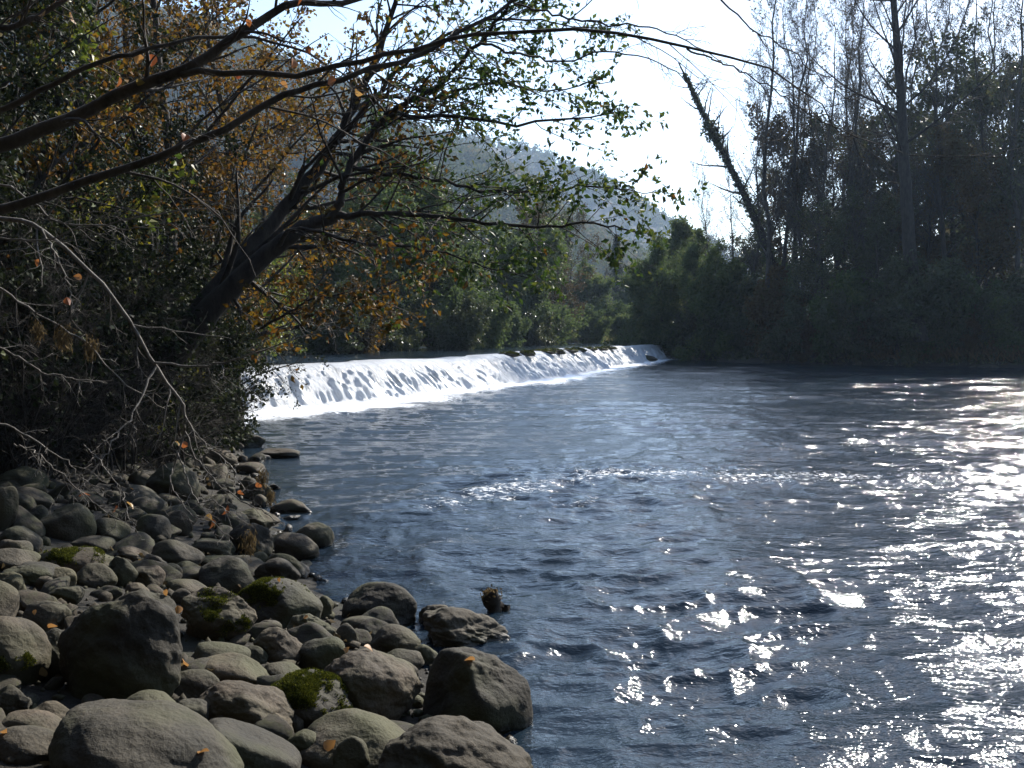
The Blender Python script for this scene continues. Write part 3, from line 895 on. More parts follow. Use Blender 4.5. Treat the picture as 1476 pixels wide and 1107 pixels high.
# ------------------------------------------------------------------ trees
def path(pts, m=18, g=None, wob=0.0):
    """smooth polyline through points (k,3) -> (m,3)"""
    pts = np.asarray(pts, float); k = len(pts)
    t = np.linspace(0, k - 1, m)
    ext = np.concatenate([[2 * pts[0] - pts[1]], pts, [2 * pts[-1] - pts[-2]]])
    i = np.minimum(t.astype(int), k - 2); f = (t - i)[:, None]
    a, b, c, d = ext[i], ext[i + 1], ext[i + 2], ext[i + 3]
    out = 0.5 * ((2 * b) + (-a + c) * f + (2 * a - 5 * b + 4 * c - d) * f ** 2 + (-a + 3 * b - 3 * c + d) * f ** 3)
    if g is not None and wob: out[1:-1] += g.normal(size=(m - 2, 3)) * wob
    return out


def px_limb(seq, m=20, g=None, wob=0.0, wk=1.0):
    """seq: (px, py, depth, width_px) -> points and radii in metres"""
    p = path([P(a, b, d) for a, b, d, w in seq], m, g, wob)
    r = np.interp(np.linspace(0, len(seq) - 1, m), np.arange(len(seq)), [w / 2 / F * d * wk for a, b, d, w in seq])
    return p, r


def generic_tree(name, seed, h, r0, spec, leafmat, leaf_n, leaf_size, barkmat=BARK, lean=(0, 0), width=.36, stems=1, sides=(9, 6, 4, 3), droop=.35, jit=0.05, leaf_levels=1, leaf_keep=1.0):
    """returns (trunk mesh, crown mesh) rooted at the origin"""
    g = np.random.default_rng(seed)
    m = 14
    base = np.zeros((stems, m, 3))
    tt = np.linspace(0, 1, m)
    for s in range(stems):
        dx = np.array(lean) + (g.normal(size=2) * 0.28 * (stems > 1))
        w = np.cumsum(g.normal(size=(m, 2)) * 0.012 * h, axis=0) * tt[:, None]
        hs = h * (1 if s == 0 else g.uniform(.65, .95))
        base[s, :, 0] = dx[0] * hs * tt + w[:, 0] + (g.normal() * .15 if stems > 1 else 0)
        base[s, :, 1] = dx[1] * hs * tt + w[:, 1] + (g.normal() * .15 if stems > 1 else 0)
        base[s, :, 2] = -0.4 + (hs + 0.4) * tt
    rad = np.tile(r0 * (1 - 0.93 * tt ** 0.9)[None], (stems, 1))
    rad[:, 0] *= 1.35
    tr = [tubes(base, rad, sides[0])]
    lv = [(base, rad)]
    for s in spec:
        lv.append(sprout(lv[-1][0], lv[-1][1], g=g, **s))
    V1, F1 = tubes(*lv[1], sides[1])
    trunk = mesh("trunk", [(tr[0][0], tr[0][1], 0), (V1, F1, 0)], [barkmat])
    crown = []
    for k in range(2, len(lv)):
        V, Fc = tubes(*lv[k], sides[min(k, 3)])
        crown.append((V, Fc, 0))
    if leaf_n > 0:
        for k in range(leaf_levels):
            p, d = leaf_points(lv[-1 - k][0], leaf_n, g, jit=jit)
            if leaf_keep < 1:
                keep = g.random(len(p)) < leaf_keep; p, d = p[keep], d[keep]
            V, Fc = leaves(p, d, leaf_size, g, width=width, droop=droop)
            crown.append((V, Fc, 1))
    return trunk, mesh("crown", crown, [barkmat, leafmat], (0,))


def plant(name, meshes, loc, label, cat="tree", rz=0.0, sc=1.0, group=None):
    t = thing(name, label, cat, loc, group)
    t.rotation_euler = (0, 0, rz); t.scale = (sc, sc, sc) if np.isscalar(sc) else sc
    for n_, me in zip(("trunk", "crown"), meshes): link(n_, me, t)
    return t


def on_ground(px, d, sink=0.1):
    x = (px - 738) / F * d
    return (x, d, float(ground_z(x, d)) - sink)


BR = lambda cnt, t0, ang, ratio, rr, nseg, wander, trop, **k: dict(cnt=cnt, t0=t0, ang=ang, ratio=ratio, rr=rr, nseg=nseg, wander=wander, trop=trop, **k)

# --- far trees behind the weir
willow = [generic_tree("willow", 100 + k, 9, .20, [BR(13, .12, 48, .55, .5, 6, .14, .04), BR(12, .15, 50, .5, .5, 5, .2, .02), BR(9, .1, 50, .45, .5, 4, .25, -.02, lmin=.35)], LEAF_WILLOW, 9, .26, BARK_GREY, stems=2, width=.26, jit=.14) for k in range(3)]
darktree = [generic_tree("broadleaf", 200 + k, 12, .22, [BR(18, .15, 60, .40, .45, 6, .12, .08), BR(11, .15, 52, .5, .5, 4, .2, .03), BR(8, .1, 50, .5, .5, 3, .25, 0, lmin=.35)], LEAF_DARK, 6, .18, jit=.14) for k in range(3)]
russet = [generic_tree("beech", 250 + k, 12, .20, [BR(17, .2, 50, .38, .45, 6, .12, .08), BR(11, .15, 50, .5, .5, 4, .2, .03), BR(8, .1, 50, .5, .5, 3, .25, 0, lmin=.3)], LEAF_RUSSET, 6, .17, jit=.12) for k in range(2)]
baretree = [generic_tree("bare", 300 + k, 18, .135, [BR(34, .22, 38, .22, .34, 7, .08, .10), BR(10, .15, 40, .5, .5, 5, .12, .10), BR(10, .1, 42, .55, .6, 4, .15, .06, rmin=.008)], LEAF_RUSSET, 1, .10, BARK_GREY, leaf_keep=.18) for k in range(4)]
bush = [generic_tree("bush", 400 + k, 3.2, .06, [BR(8, .05, 42, .6, .6, 5, .15, .03), BR(8, .1, 45, .55, .6, 4, .2, .02), BR(7, .1, 45, .5, .6, 3, .25, 0, lmin=.25)], (LEAF_DARK, LEAF_WILLOW, LEAF_RUSSET)[k], 7, .15, stems=6, jit=.1) for k in range(3)]

far = [  # px, depth, kind, scale, label
    (425, 44, 'd', .62, "dark tree standing just behind the left end of the weir"),
    (475, 50, 'w', .80, "grey-green willow partly hidden by the leaning trunk, behind the weir"),
    (530, 56, 'd', .72, "dark rounded tree between two willows behind the weir"),
    (598, 52, 'w', .95, "broad pale willow with drooping right side behind the weir"),
    (655, 66, 'd', .70, "tall shadowy tree between the pale willow and the middle of the weir"),
    (700, 76, 'd', .95, "tallest dark tree behind the weir, with a forked trunk"),
    (745, 72, 'w', .95, "tall grey willow just left of the light gap in the far trees"),
    (790, 84, 'r', .92, "brownish thin-crowned tree behind the middle of the weir"),
    (835, 92, 'w', .92, "hazy willow near the far end of the weir"),
    (868, 98, 'b', .50, "slim bare tree in front of the hazy hill"),
    (560, 74, 'r', .85, "tall russet tree behind the broad pale willow"),
    (620, 84, 'd', .95, "high dark crown rising behind the pale willow"),
    (770, 100, 'd', .9, "hazy dark crown behind the grey willow"),
    (820, 110, 'r', .95, "hazy russet crown against the hill"),
    (905, 118, 'w', .85, "small hazy willow under the pointed conifer"),
    (500, 66, 'r', .85, "russet tree behind the left part of the weir"),
    (440, 58, 'w', 1.0, "willow crown showing under the leaning tree's lowest bough"),
]
KM = {'w': willow, 'd': darktree, 'r': russet, 'b': baretree}
KN = {'w': "willow_tree", 'd': "broadleaf_tree", 'r': "beech_tree", 'b': "bare_tree"}
for i, (px, d, k, s, lab) in enumerate(far):
    plant(KN[k], KM[k][i % len(KM[k])], on_ground(px, d), lab, rz=i * 1.7, sc=s, group="trees on the far bank behind the weir")
farb = [(690, 56, 1, 1.0, "spiky willow bush right behind the weir crest"), (640, 50, 0, .8, "low dark bush left of the spiky willow bush"), (735, 64, 1, .8, "small pale bush behind the weir crest, right of the spiky one"),
        (560, 47, 0, .8, "low dark bush under the broad pale willow"), (500, 42, 2, .8, "brownish bush behind the left part of the weir"), (800, 78, 1, .9, "low hazy bush by the far waterline"), (850, 86, 1, .9, "rounded hazy bush near the far end of the weir"), (450, 40, 0, .8, "dark bush behind the left end of the weir"), (905, 92, 1, 1.0, "yellowish bush at the far bend of the river"), (770, 70, 0, .75, "dark squat bush behind the middle of the weir")]
for i, (px, d, k, s, lab) in enumerate(farb):
    plant("bush", bush[k], on_ground(px, d), lab, "bush", i * 2.1, s, "bushes on the far bank behind the weir")

# conifer
g = np.random.default_rng(77)
hC = 11.0
tb = np.zeros((1, 12, 3)); tb[0, :, 2] = np.linspace(-.4, hC, 12)
trd = np.linspace(.17, .01, 12)[None]
n_ = 260
tz = np.sort(g.random(n_)) ** 0.9 * 0.93 + 0.07
an = g.random(n_) * 6.28
Lb = 2.1 * (1 - tz) + 0.15
bp_ = np.zeros((n_, 5, 3)); u5 = np.linspace(0, 1, 5)
bp_[:, :, 0] = np.cos(an)[:, None] * Lb[:, None] * u5; bp_[:, :, 1] = np.sin(an)[:, None] * Lb[:, None] * u5
bp_[:, :, 2] = tz[:, None] * hC - 0.35 * Lb[:, None] * u5 + .15 * Lb[:, None] * u5 ** 2
V1, F1 = tubes(bp_, np.linspace(.02, .005, 5)[None].repeat(n_, 0), 3)
p, d_ = leaf_points(bp_, 40, g, t0=.05, jit=.08)
V2, F2 = leaves(p, d_, .24, g, width=.18, droop=.5)
Vt, Ft = tubes(tb, trd, 7)
plant("spruce_tree", (mesh("trunk", [(Vt, Ft, 0)], [BARK]), mesh("crown", [(V1, F1, 0), (V2, F2, 1)], [BARK, LEAF_CONIFER], (0,))), on_ground(888, 125), "single pointed conifer standing against the hazy hill", "tree")

# --- right bank wood
right = [  # px, depth, kind, scale, label
    (1104, 62, 'b', 1.40, "tall bare pole-like tree left of a pair, nearest the ivy-clad leaning trunk"),
    (1122, 65, 'b', 1.28, "second tall bare tree, just right of the one by the leaning trunk"),
    (1160, 61, 'b', 1.20, "bare tree with a kinked top in the middle of the right wood"),
    (1185, 64, 'b', 1.12, "slim bare tree left of the wood's russet crowns"),
    (1215, 66, 'b', 1.28, "bare tree behind the russet crowns"),
    (1248, 62, 'b', 1.22, "fine-twigged bare tree left of the thickest trunk"),
    (1345, 64, 'b', 1.34, "bare tree just right of the thickest trunk"),
    (1390, 68, 'b', 1.34, "bare tree poking above the dark rounded crown"),
    (1463, 54, 'b', 1.22, "bare dark trunk beside the right edge"),
    (1290, 70, 'b', 1.34, "bare tree behind the thickest trunk"),
    (1062, 70, 'b', 0.76, "short bare tree under the leaning trunk"),
    (1030, 74, 'b', 0.73, "slim bare sapling left of the leaning trunk"),
    (1010, 78, 'b', 0.67, "leftmost thin sapling above the rounded willow"),
    (1150, 66, 'r', 1.12, "russet crown between the bare poles"),
    (1205, 64, 'd', 1.03, "dark green crown behind the russet tree"),
    (1250, 68, 'r', 1.10, "russet crown left of the thickest trunk"),
    (1300, 66, 'd', 1.02, "dark crown behind the thickest trunk"),
    (1370, 64, 'd', 1.34, "dark rounded crown right of the thickest trunk"),
    (1440, 60, 'd', 1.20, "dense dark crown near the right edge"),
    (1490, 58, 'd', 1.26, "dark crown cut by the right edge"),
    (1420, 74, 'd', 1.24, "highest dark crown at the top right"),
    (1410, 56, 'r', 0.88, "brownish low crown below the dense dark one"),
    (1335, 60, 'r', 0.85, "reddish low crown right beside the thickest trunk"),
    (1100, 72, 'd', 0.74, "small dark crown behind the leaning trunk's foot"),
    (1060, 68, 'w', 0.62, "grey willow crown at the leaning trunk's left"),
    (985, 80, 'w', 0.95, "light airy willow with sky showing through, at the left end of the wood"),
    (1180, 58, 'd', 0.66, "low dark tree at the front of the right wood"),
    (1262, 57, 'd', 0.66, "low dark tree in front of the russet crown"),
    (1135, 70, 'b', 1.3, "thin bare tree seen between the pair of poles and the kinked one"),
    (1172, 58, 'b', 1.15, "bare whip-like tree at the front of the wood below the kinked top"),
    (1228, 58, 'b', 1.2, "bare tree leaning slightly, in front of the russet crowns"),
    (1272, 60, 'b', 1.25, "bare tree close on the left of the thickest trunk"),
    (1365, 58, 'b', 1.2, "bare tree in front of the dark rounded crown"),
    (1425, 60, 'b', 1.2, "bare tree in front of the dense dark crown"),
    (1085, 66, 'b', .95, "bare tree crossing behind the leaning trunk"),
    (1445, 70, 'b', 1.35, "tall bare tree at the back near the right edge"),
    (1320, 74, 'b', 1.4, "tallest bare tree at the back, right of the thickest trunk"),
    (1200, 72, 'b', 1.3, "tall bare tree at the back, left of the thickest trunk"),
    (1230, 72, 'd', 1.15, "dark crown at the back left of the thickest trunk"),
    (1330, 70, 'd', 1.2, "dark crown at the back right of the thickest trunk"),
    (1130, 72, 'd', .9, "dark crown at the back behind the bare pair"),
]
for i, (px, d, k, s, lab) in enumerate(right):
    plant(KN[k], KM[k][(i * 2 + 1) % len(KM[k])], on_ground(px, d), lab, rz=i * 2.3 + .4, sc=s, group="trees of the right bank wood")
rbig = generic_tree("big_willow", 444, 7.2, .2, [BR(14, .05, 55, .55, .5, 6, .14, .03), BR(12, .1, 50, .5, .5, 5, .2, .0), BR(9, .1, 50, .5, .5, 4, .25, -.03, lmin=.35)], LEAF_WILLOW, 11, .2, stems=4, width=.28, jit=.14)
plant("willow_tree", rbig, on_ground(965, 72), "big rounded willow overhanging the water where the right bank begins", sc=.95)
plant("willow_tree", rbig, on_ground(1035, 66), "second rounded willow, darker, right of the overhanging one", rz=2.0, sc=.85)
rb = [(1075, 63, 0), (1110, 61, 2), (1140, 59, 0), (1170, 58, 2), (1200, 57, 1), (1235, 56, 0), (1265, 55.5, 2), (1295, 55, 0), (1350, 54, 1), (1380, 53.5, 0), (1405, 53, 2), (1430, 53, 0), (1455, 52, 1), (1485, 52, 0), (1050, 65, 0), (1015, 68, 0)]
rlab = ["dark bush at the foot of the leaning trunk", "brown bush right of the leaning trunk's foot", "dark bush below the pair of bare poles", "brown bush below the kinked bare tree", "grey-green bush on the bank slope, middle of the wood", "dark bush left of the dry grass slope", "brownish bush with pale stems left of the thickest trunk", "dark bush at the left foot of the thickest trunk", "grey-green bush at the right foot of the thickest trunk", "dark bush two along from the thickest trunk", "brown bush under the reddish low crown", "dark glinting bush near the right edge", "pale-leaved glinting bush near the right edge", "dark bush cut by the right edge", "dark bush between the two rounded willows and the leaning trunk", "dark bush hanging to the water beside the overhanging willow"]
for i, ((px, d, k), lab) in enumerate(zip(rb, rlab)):
    plant("bush", bush[k], on_ground(px, d), lab, "bush", i * 1.9, .55 + .85 * ((i * 37) % 10) / 10, "bushes along the right bank")

# thickest trunk on the right bank
g = np.random.default_rng(501)
D5 = 53.0
main, mr = px_limb([(1325, 492, D5, 36), (1318, 430, D5, 28), (1310, 340, D5, 25), (1304, 250, D5, 22), (1300, 160, D5, 18), (1294, 80, D5, 15), (1288, 0, D5, 12), (1280, -110, D5, 8), (1276, -220, D5, 3)], 26, g, .015, .72)
t5 = thing("alder_tree", "thickest straight dark trunk in the right bank wood, forking bare limbs high up", "tree", tuple(main[0]))
o0 = main[0].copy()
V, Fc = tubes(main[None] - o0, mr[None], 10); link("trunk", mesh("trunk", [(V, Fc, 0)], [BARK]), t5)
l1 = sprout(main[None], mr[None], 26, .38, 62, .27, .3, 8, .09, .10, g, tshape=.5)
l2 = sprout(*l1, 11, .15, 42, .45, .5, 6, .13, .06, g)
l3 = sprout(*l2, 8, .15, 42, .5, .6, 4, .16, .04, g, rmin=.006)
for k in range(len(l1[0])):
    V, Fc = tubes(l1[0][k:k + 1] - o0, l1[1][k:k + 1], 6); link("limb", mesh("limb", [(V, Fc, 0)], [BARK]), t5)
Va, Fa = tubes(l2[0] - o0, l2[1], 4); Vb, Fb = tubes(l3[0] - o0, l3[1], 3)
p, d_ = leaf_points(l3[0], 1, g); kp = g.random(len(p)) < .3
Vc, Fcc = leaves(p[kp] - o0, d_[kp], .1, g)
link("crown", mesh("crown", [(Va, Fa, 0), (Vb, Fb, 0), (Vc, Fcc, 1)], [BARK, LEAF_RUSSET], (0,)), t5)

# leaning ivy-clad trunk
D6 = 63.0
main, mr = px_limb([(1165, 500, D6, 16), (1128, 420, D6, 13), (1095, 330, D6, 11), (1065, 265, D6, 9), (1035, 205, D6, 8), (1012, 160, D6, 6), (995, 125, D6, 4), (978, 90, D6, 2)], 26, g, .02)
t6 = thing("leaning_tree", "bare leaning trunk wrapped in ivy, tilted left over the river", "tree", tuple(main[0])); o0 = main[0].copy()
V, Fc = tubes(main[None] - o0, mr[None], 8); link("trunk", mesh("trunk", [(V, Fc, 0)], [BARK]), t6)
l1 = sprout(main[None], mr[None], 26, .35, 60, .16, .4, 6, .1, .08, g); l2 = sprout(*l1, 7, .15, 42, .5, .5, 4, .15, .03, g, rmin=.006)
Va, Fa = tubes(l1[0] - o0, l1[1], 4); Vb, Fb = tubes(l2[0] - o0, l2[1], 3)
link("crown", mesh("crown", [(Va, Fa, 0), (Vb, Fb, 0)], [BARK]), t6)
t_ = np.concatenate([g.uniform(0, .93, 3600), g.normal(.62, .035, 700)]); t_ = np.clip(t_, 0, .95)
f_ = t_ * 25; i_ = f_.astype(int); w_ = (f_ - i_)[:, None]
pc = main[i_] * (1 - w_) + main[np.minimum(i_ + 1, 25)] * w_
sp = (0.36 * (1.05 - t_) + .30 * np.exp(-((t_ - .62) / .04) ** 2))[:, None]
pc = pc + g.normal(size=pc.shape) * sp * .62
V, Fc = leaves(pc - o0, g.normal(size=pc.shape), .16, g, width=.42)
link("ivy", mesh("ivy", [(V, Fc, 0)], [LEAF_DARK], False), t6)

# --- leaning alder on the left bank (depth about 12 m)
g = np.random.default_rng(600)
DL = 12.0
limbs = {
    'trunk': [(175, 640, 12, 92), (215, 560, 12, 80), (262, 492, 12, 70), (322, 425, 12, 54), (388, 362, 12, 42), (440, 328, 12, 34), (482, 312, 12, 29)],
    'stem_b': [(250, 505, 12.1, 50), (300, 430, 12.4, 44), (350, 372, 12.7, 38), (407, 305, 13, 32), (457, 244, 13.1, 27), (494, 183, 13.1, 23), (520, 132, 13, 19), (548, 68, 12.8, 15), (566, 10, 12.6, 12), (580, -60, 12.4, 7)],
    'limb_c': [(482, 312, 12, 24), (492, 278, 12, 20), (503, 244, 12, 18), (528, 203, 12, 16), (552, 173, 11.9, 13), (575, 166, 11.8, 11), (640, 168, 11.4, 9), (730, 177, 11, 7), (820, 172, 10.6, 5), (900, 160, 10.3, 3)],
    'limb_d': [(482, 312, 12, 20), (530, 308, 11.8, 14), (600, 308, 11.4, 11), (690, 321, 11, 9), (780, 325, 10.7, 7), (860, 325, 10.4, 5), (930, 334, 10.2, 3)],
    'limb_e': [(506, 240, 12, 11), (560, 252, 11.7, 9), (620, 258, 11.4, 8), (700, 274, 11, 7), (780, 277, 10.8, 5), (850, 270, 10.5, 4), (950, 276, 10.3, 2)],
    'limb_f': [(540, 186, 12, 15), (580, 150, 11.8, 13), (626, 125, 11.6, 11), (694, 61, 11.3, 9), (733, 7, 11, 7), (760, -40, 10.8, 5)],
    'limb_g': [(514, 142, 13, 10), (560, 140, 12.6, 8), (620, 142, 12.2, 7), (700, 122, 11.8, 5), (790, 128, 11.4, 4), (880, 118, 11, 2)],
    'limb_h': [(470, 222, 13.1, 13), (500, 190, 12.8, 12), (560, 120, 12.4, 10), (610, 70, 12, 8), (690, 35, 11.6, 6), (780, 30, 11.2, 4), (860, 40, 11, 2)],
    'limb_i': [(395, 356, 12, 14), (430, 330, 11.6, 10), (520, 350, 11.2, 8), (600, 356, 10.8, 6), (690, 380, 10.4, 4), (760, 400, 10.2, 2)],
    'limb_j': [(330, 420, 12, 9), (370, 470, 11.6, 8), (420, 445, 11.3, 6), (480, 425, 11, 4), (540, 432, 10.8, 2)],
}
root = P(195, 600, 12); root[2] = float(ground_z(root[0], root[1]))
tl_ = thing("alder_tree", "big dark leaning tree on the left bank arching over the river", "tree", tuple(root))
Lp, Lr = [], []
for k, seq in limbs.items():
    p, r_ = px_limb(seq, 30, g, .016, .60)
    V, Fc = tubes(p[None] - root, r_[None], 10)
    link("trunk" if k == 'trunk' else "limb", mesh("trunk" if k == 'trunk' else "limb", [(V, Fc, 0)], [BARK]), tl_)
    if k != 'trunk': Lp.append(p); Lr.append(r_)
Lp = np.array(Lp); Lr = np.array(Lr)
l1 = sprout(Lp, Lr, 32, .10, 48, .32, .45, 8, .12, .0, g, flat=.55, tshape=.6, lmin=.5, rmin=.004, bias=(.35, 0, 0))
l2 = sprout(*l1, 6, .15, 42, .42, .6, 5, .16, -.02, g, flat=.4, rmin=.0025)
Va, Fa = tubes(l1[0] - root, l1[1], 5); Vb, Fb = tubes(l2[0] - root, l2[1], 3)
p, d_ = leaf_points(l2[0], 7, g, t0=.25, jit=.02)
pr = (p[:, 0] / p[:, 1]) * F + 738
keep = g.random(len(p)) < np.clip(.85 - .35 * np.abs((pr - 780) / 300), .25, .9)
p, d_ = p[keep], d_[keep]; pr = pr[keep]
au = g.random(len(p)) < np.clip((690 - pr) / 200, .02, .95)
Vg, Fg = leaves(p[~au] - root, d_[~au], .072, g, width=.26)
Vo, Fo = leaves(p[au] - root, d_[au], .080, g, width=.3)
link("crown", mesh("crown", [(Va, Fa, 0), (Vb, Fb, 0), (Vg, Fg, 1), (Vo, Fo, 2)], [BARK, LEAF_GREEN, LEAF_AUTUMN], (0,)), tl_)

# --- near alder whose trunk stands just outside the frame
g = np.random.default_rng(610)
near = [
    [(-330, 330, 5.2, 42), (-150, 260, 5.0, 36), (0, 213, 4.8, 30), (110, 168, 4.7, 27), (200, 125, 4.6, 25), (270, 100, 4.5, 22), (350, 45, 4.5, 18), (420, 5, 4.5, 15), (500, 2, 4.6, 12), (580, -20, 4.7, 9)],
    [(262, 108, 4.5, 15), (310, 103, 4.45, 13), (400, 106, 4.4, 12), (500, 93, 4.4, 11), (560, 80, 4.4, 10), (640, 60, 4.4, 9), (720, 46, 4.4, 8), (860, 46, 4.4, 7), (950, 60, 4.5, 6), (1056, 82, 4.5, 5), (1107, 96, 4.6, 4), (1173, 140, 4.6, 3), (1212, 190, 4.7, 2.4), (1280, 215, 4.8, 2), (1355, 225, 4.8, 1.5)],
    [(-330, 350, 5.4, 36), (-120, 330, 5.2, 28), (0, 303, 5.0, 22), (60, 285, 4.9, 19), (190, 240, 4.8, 17), (290, 200, 4.7, 16), (400, 142, 4.7, 14), (450, 122, 4.7, 12), (540, 100, 4.7, 11), (640, 62, 4.8, 9), (740, 2, 4.9, 7), (800, -50, 5.0, 4)],
    [(690, 62, 4.9, 6), (740, 75, 4.9, 5), (800, 88, 5, 4), (870, 75, 5, 3.5), (950, 90, 5.1, 2.5), (1010, 130, 5.2, 1.5)],
    [(740, 5, 5, 5), (800, 20, 5, 4.5), (870, 35, 5, 4), (960, 45, 5, 3), (1040, 90, 5.1, 2)],
    [(1015, -20, 5, 4), (1060, 22, 5, 3.6), (1100, 50, 5, 3), (1150, 80, 5, 2.5), (1195, 125, 5, 2), (1260, 160, 5, 1.4)],
    [(990, 70, 4.5, 4.5), (1040, 90, 4.6, 3.6), (1100, 120, 4.7, 3), (1160, 160, 4.8, 2.4), (1230, 205, 4.9, 1.6)],
    [(-200, 60, 4.6, 16), (-20, 45, 4.5, 13), (60, 20, 4.5, 11), (130, -30, 4.5, 8)],
    [(-60, 190, 4.8, 14), (60, 130, 4.6, 12), (130, 95, 4.5, 10), (230, 68, 4.5, 8), (330, 52, 4.6, 7), (440, 75, 4.7, 5), (500, 110, 4.8, 3)],
]
root = P(-330, 700, 5.4); root[2] = float(ground_z(root[0], root[1])) - .1
tn = thing("alder_tree", "near tree whose long bare boughs sweep across the top of the view", "tree", tuple(root))
tp = path([root, root + [0.05, 0, .8], P(-330, 350, 5.4), P(-330, 330, 5.2), P(-360, 100, 5.2), P(-380, -200, 5.2)], 18)
V, Fc = tubes(tp[None] - root, np.linspace(.16, .06, 18)[None], 12); link("trunk", mesh("trunk", [(V, Fc, 0)], [BARK]), tn)
Lp, Lr = [], []
for seq in near:
    p, r_ = px_limb(seq, 26, g, .006)
    r_ = r_ * .68
    V, Fc = tubes(p[None] - root, r_[None], 10); link("limb", mesh("limb", [(V, Fc, 0)], [BARK_GREY]), tn)
    Lp.append(p); Lr.append(r_)
Lp, Lr = np.array(Lp), np.array(Lr)
l1 = sprout(Lp, Lr, 11, .3, 42, .22, .42, 9, .11, -.02, g, flat=.3, rmin=.0022, bias=(.5, 0, 0))
l2 = sprout(*l1, 5, .15, 42, .42, .6, 6, .14, -.01, g, flat=.3, rmin=.0014)
Va, Fa = tubes(l1[0] - root, l1[1], 5); Vb, Fb = tubes(l2[0] - root, l2[1], 4)
p, d_ = leaf_points(l2[0], 1, g, t0=.4, jit=.01)
pr = (p[:, 0] / p[:, 1]) * F + 738
kp = g.random(len(p)) < np.where(pr < 540, .12, .0); p, d_ = p[kp], d_[kp]
Vc, Fcc = leaves_big(p - root, d_, .045, g)
# unseen leaf canopy added above the view to keep sky light off the rocks
n_ = 46000
pc = np.stack([g.uniform(-10, 4.5, n_), g.uniform(-6, 7.0, n_), g.uniform(3.8, 11, n_)], 1)
kc = (vnoise(pc * .55, 21) > -.22) & (pc[:, 2] > 3.4 + np.maximum(pc[:, 1], 0) * .36) & ((pc[:, 0] < -.4 - .12 * pc[:, 1]) | (pc[:, 1] < 2.2 - .25 * np.maximum(pc[:, 0], 0)))
Vd, Fd = leaves(pc[kc] - root, g.normal(size=(kc.sum(), 3)), .17, g, width=.42)
up_ = sprout(tp[None], np.linspace(.16, .06, 18)[None], 26, .3, 55, .9, .5, 10, .12, .03, g)
Ve, Fe = tubes(up_[0][(up_[0][:, :, 2] - .36 * np.maximum(up_[0][:, :, 1], 0)).min(1) > 3.0] - root, up_[1][(up_[0][:, :, 2] - .36 * np.maximum(up_[0][:, :, 1], 0)).min(1) > 3.0], 6)
link("crown", mesh("crown", [(Va, Fa, 0), (Vb, Fb, 0), (Ve, Fe, 0), (Vc, Fcc, 1), (Vd, Fd, 2)], [BARK_GREY, LEAF_ORANGE, LEAF_AUTUMN], (0,)), tn)

# --- drooping bare bush over the boulders
g = np.random.default_rng(620)
low = [
    [(-80, 300, 6.0, 12), (20, 318, 5.9, 11), (62, 335, 5.8, 10), (135, 401, 5.8, 9), (183, 459, 5.8, 8.5), (223, 523, 5.8, 8), (240, 555, 5.8, 7.5), (261, 578, 5.8, 7), (268, 605, 5.8, 6.5), (261, 642, 5.8, 5), (249, 682, 5.8, 3)],
    [(-40, 400, 5.6, 7), (0, 415, 5.6, 6), (40, 445, 5.6, 5.5), (95, 478, 5.6, 5), (130, 500, 5.6, 4.5), (150, 525, 5.6, 4), (190, 560, 5.7, 3.5), (240, 590, 5.8, 2.5)],
    [(223, 523, 5.8, 6), (300, 527, 5.8, 4.5), (380, 505, 5.7, 3.5), (450, 478, 5.6, 2.5), (475, 470, 5.6, 2)],
    [(225, 528, 5.8, 6), (195, 590, 5.6, 4.5), (160, 640, 5.4, 4), (135, 680, 5.3, 3), (110, 715, 5.2, 2)],
    [(266, 600, 5.8, 5), (295, 640, 5.9, 4), (330, 668, 5.9, 3.5), (350, 702, 5.9, 3), (375, 706, 5.9, 2.5)],
    [(264, 610, 5.8, 4.5), (282, 660, 5.8, 4), (305, 685, 5.8, 3.5), (328, 710, 5.8, 3), (375, 735, 5.8, 2.5), (408, 756, 5.8, 1.6)],
    [(255, 650, 5.8, 4), (270, 690, 5.7, 3.5), (285, 722, 5.6, 3), (310, 720, 5.6, 2.5), (330, 740, 5.6, 2.4), (358, 757, 5.6, 1.6)],
    [(249, 675, 5.8, 3.5), (245, 695, 5.7, 3), (262, 725, 5.6, 3), (282, 748, 5.5, 2.5), (302, 750, 5.5, 2.2), (336, 777, 5.4, 1.4)],
    [(-60, 480, 5.2, 6), (0, 500, 5.2, 5), (60, 535, 5.2, 4.5), (100, 545, 5.2, 4), (150, 552, 5.2, 3)],
    [(-40, 600, 5.0, 6), (20, 618, 5.0, 5), (70, 650, 5.0, 4), (100, 670, 5.0, 3.5), (115, 690, 5.0, 2.5), (150, 705, 5.0, 1.5)],
    [(60, 330, 5.8, 6), (85, 375, 5.7, 5), (100, 420, 5.7, 4), (103, 455, 5.7, 3)],
    [(-50, 250, 5.4, 7), (0, 262, 5.3, 6), (45, 290, 5.2, 5.5), (80, 320, 5.2, 5), (140, 325, 5.2, 4), (220, 310, 5.2, 3.5), (300, 300, 5.2, 3), (318, 315, 5.2, 2.5), (312, 340, 5.2, 1.5)],
    [(-30, 340, 5.5, 5), (60, 345, 5.4, 4), (130, 325, 5.4, 3.5), (190, 330, 5.3, 3), (255, 322, 5.3, 2)],
    [(120, 640, 5.4, 4), (152, 675, 5.3, 3.5), (175, 710, 5.2, 3), (187, 750, 5.1, 2.2)],
    [(20, 640, 5.1, 4), (60, 660, 5.0, 3.5), (130, 720, 5.0, 3), (190, 760, 5.0, 1.5)],
]
root = P(-260, 720, 6.0); root[2] = float(ground_z(root[0], root[1])) - .1
tb_ = thing("bare_bush", "leafless pale-twigged bush drooping over the shaded boulders at left", "bush", tuple(root))
tp = path([root, root + [0.1, 0, .7], P(-180, 420, 6.0), P(-80, 300, 6.0)], 14)
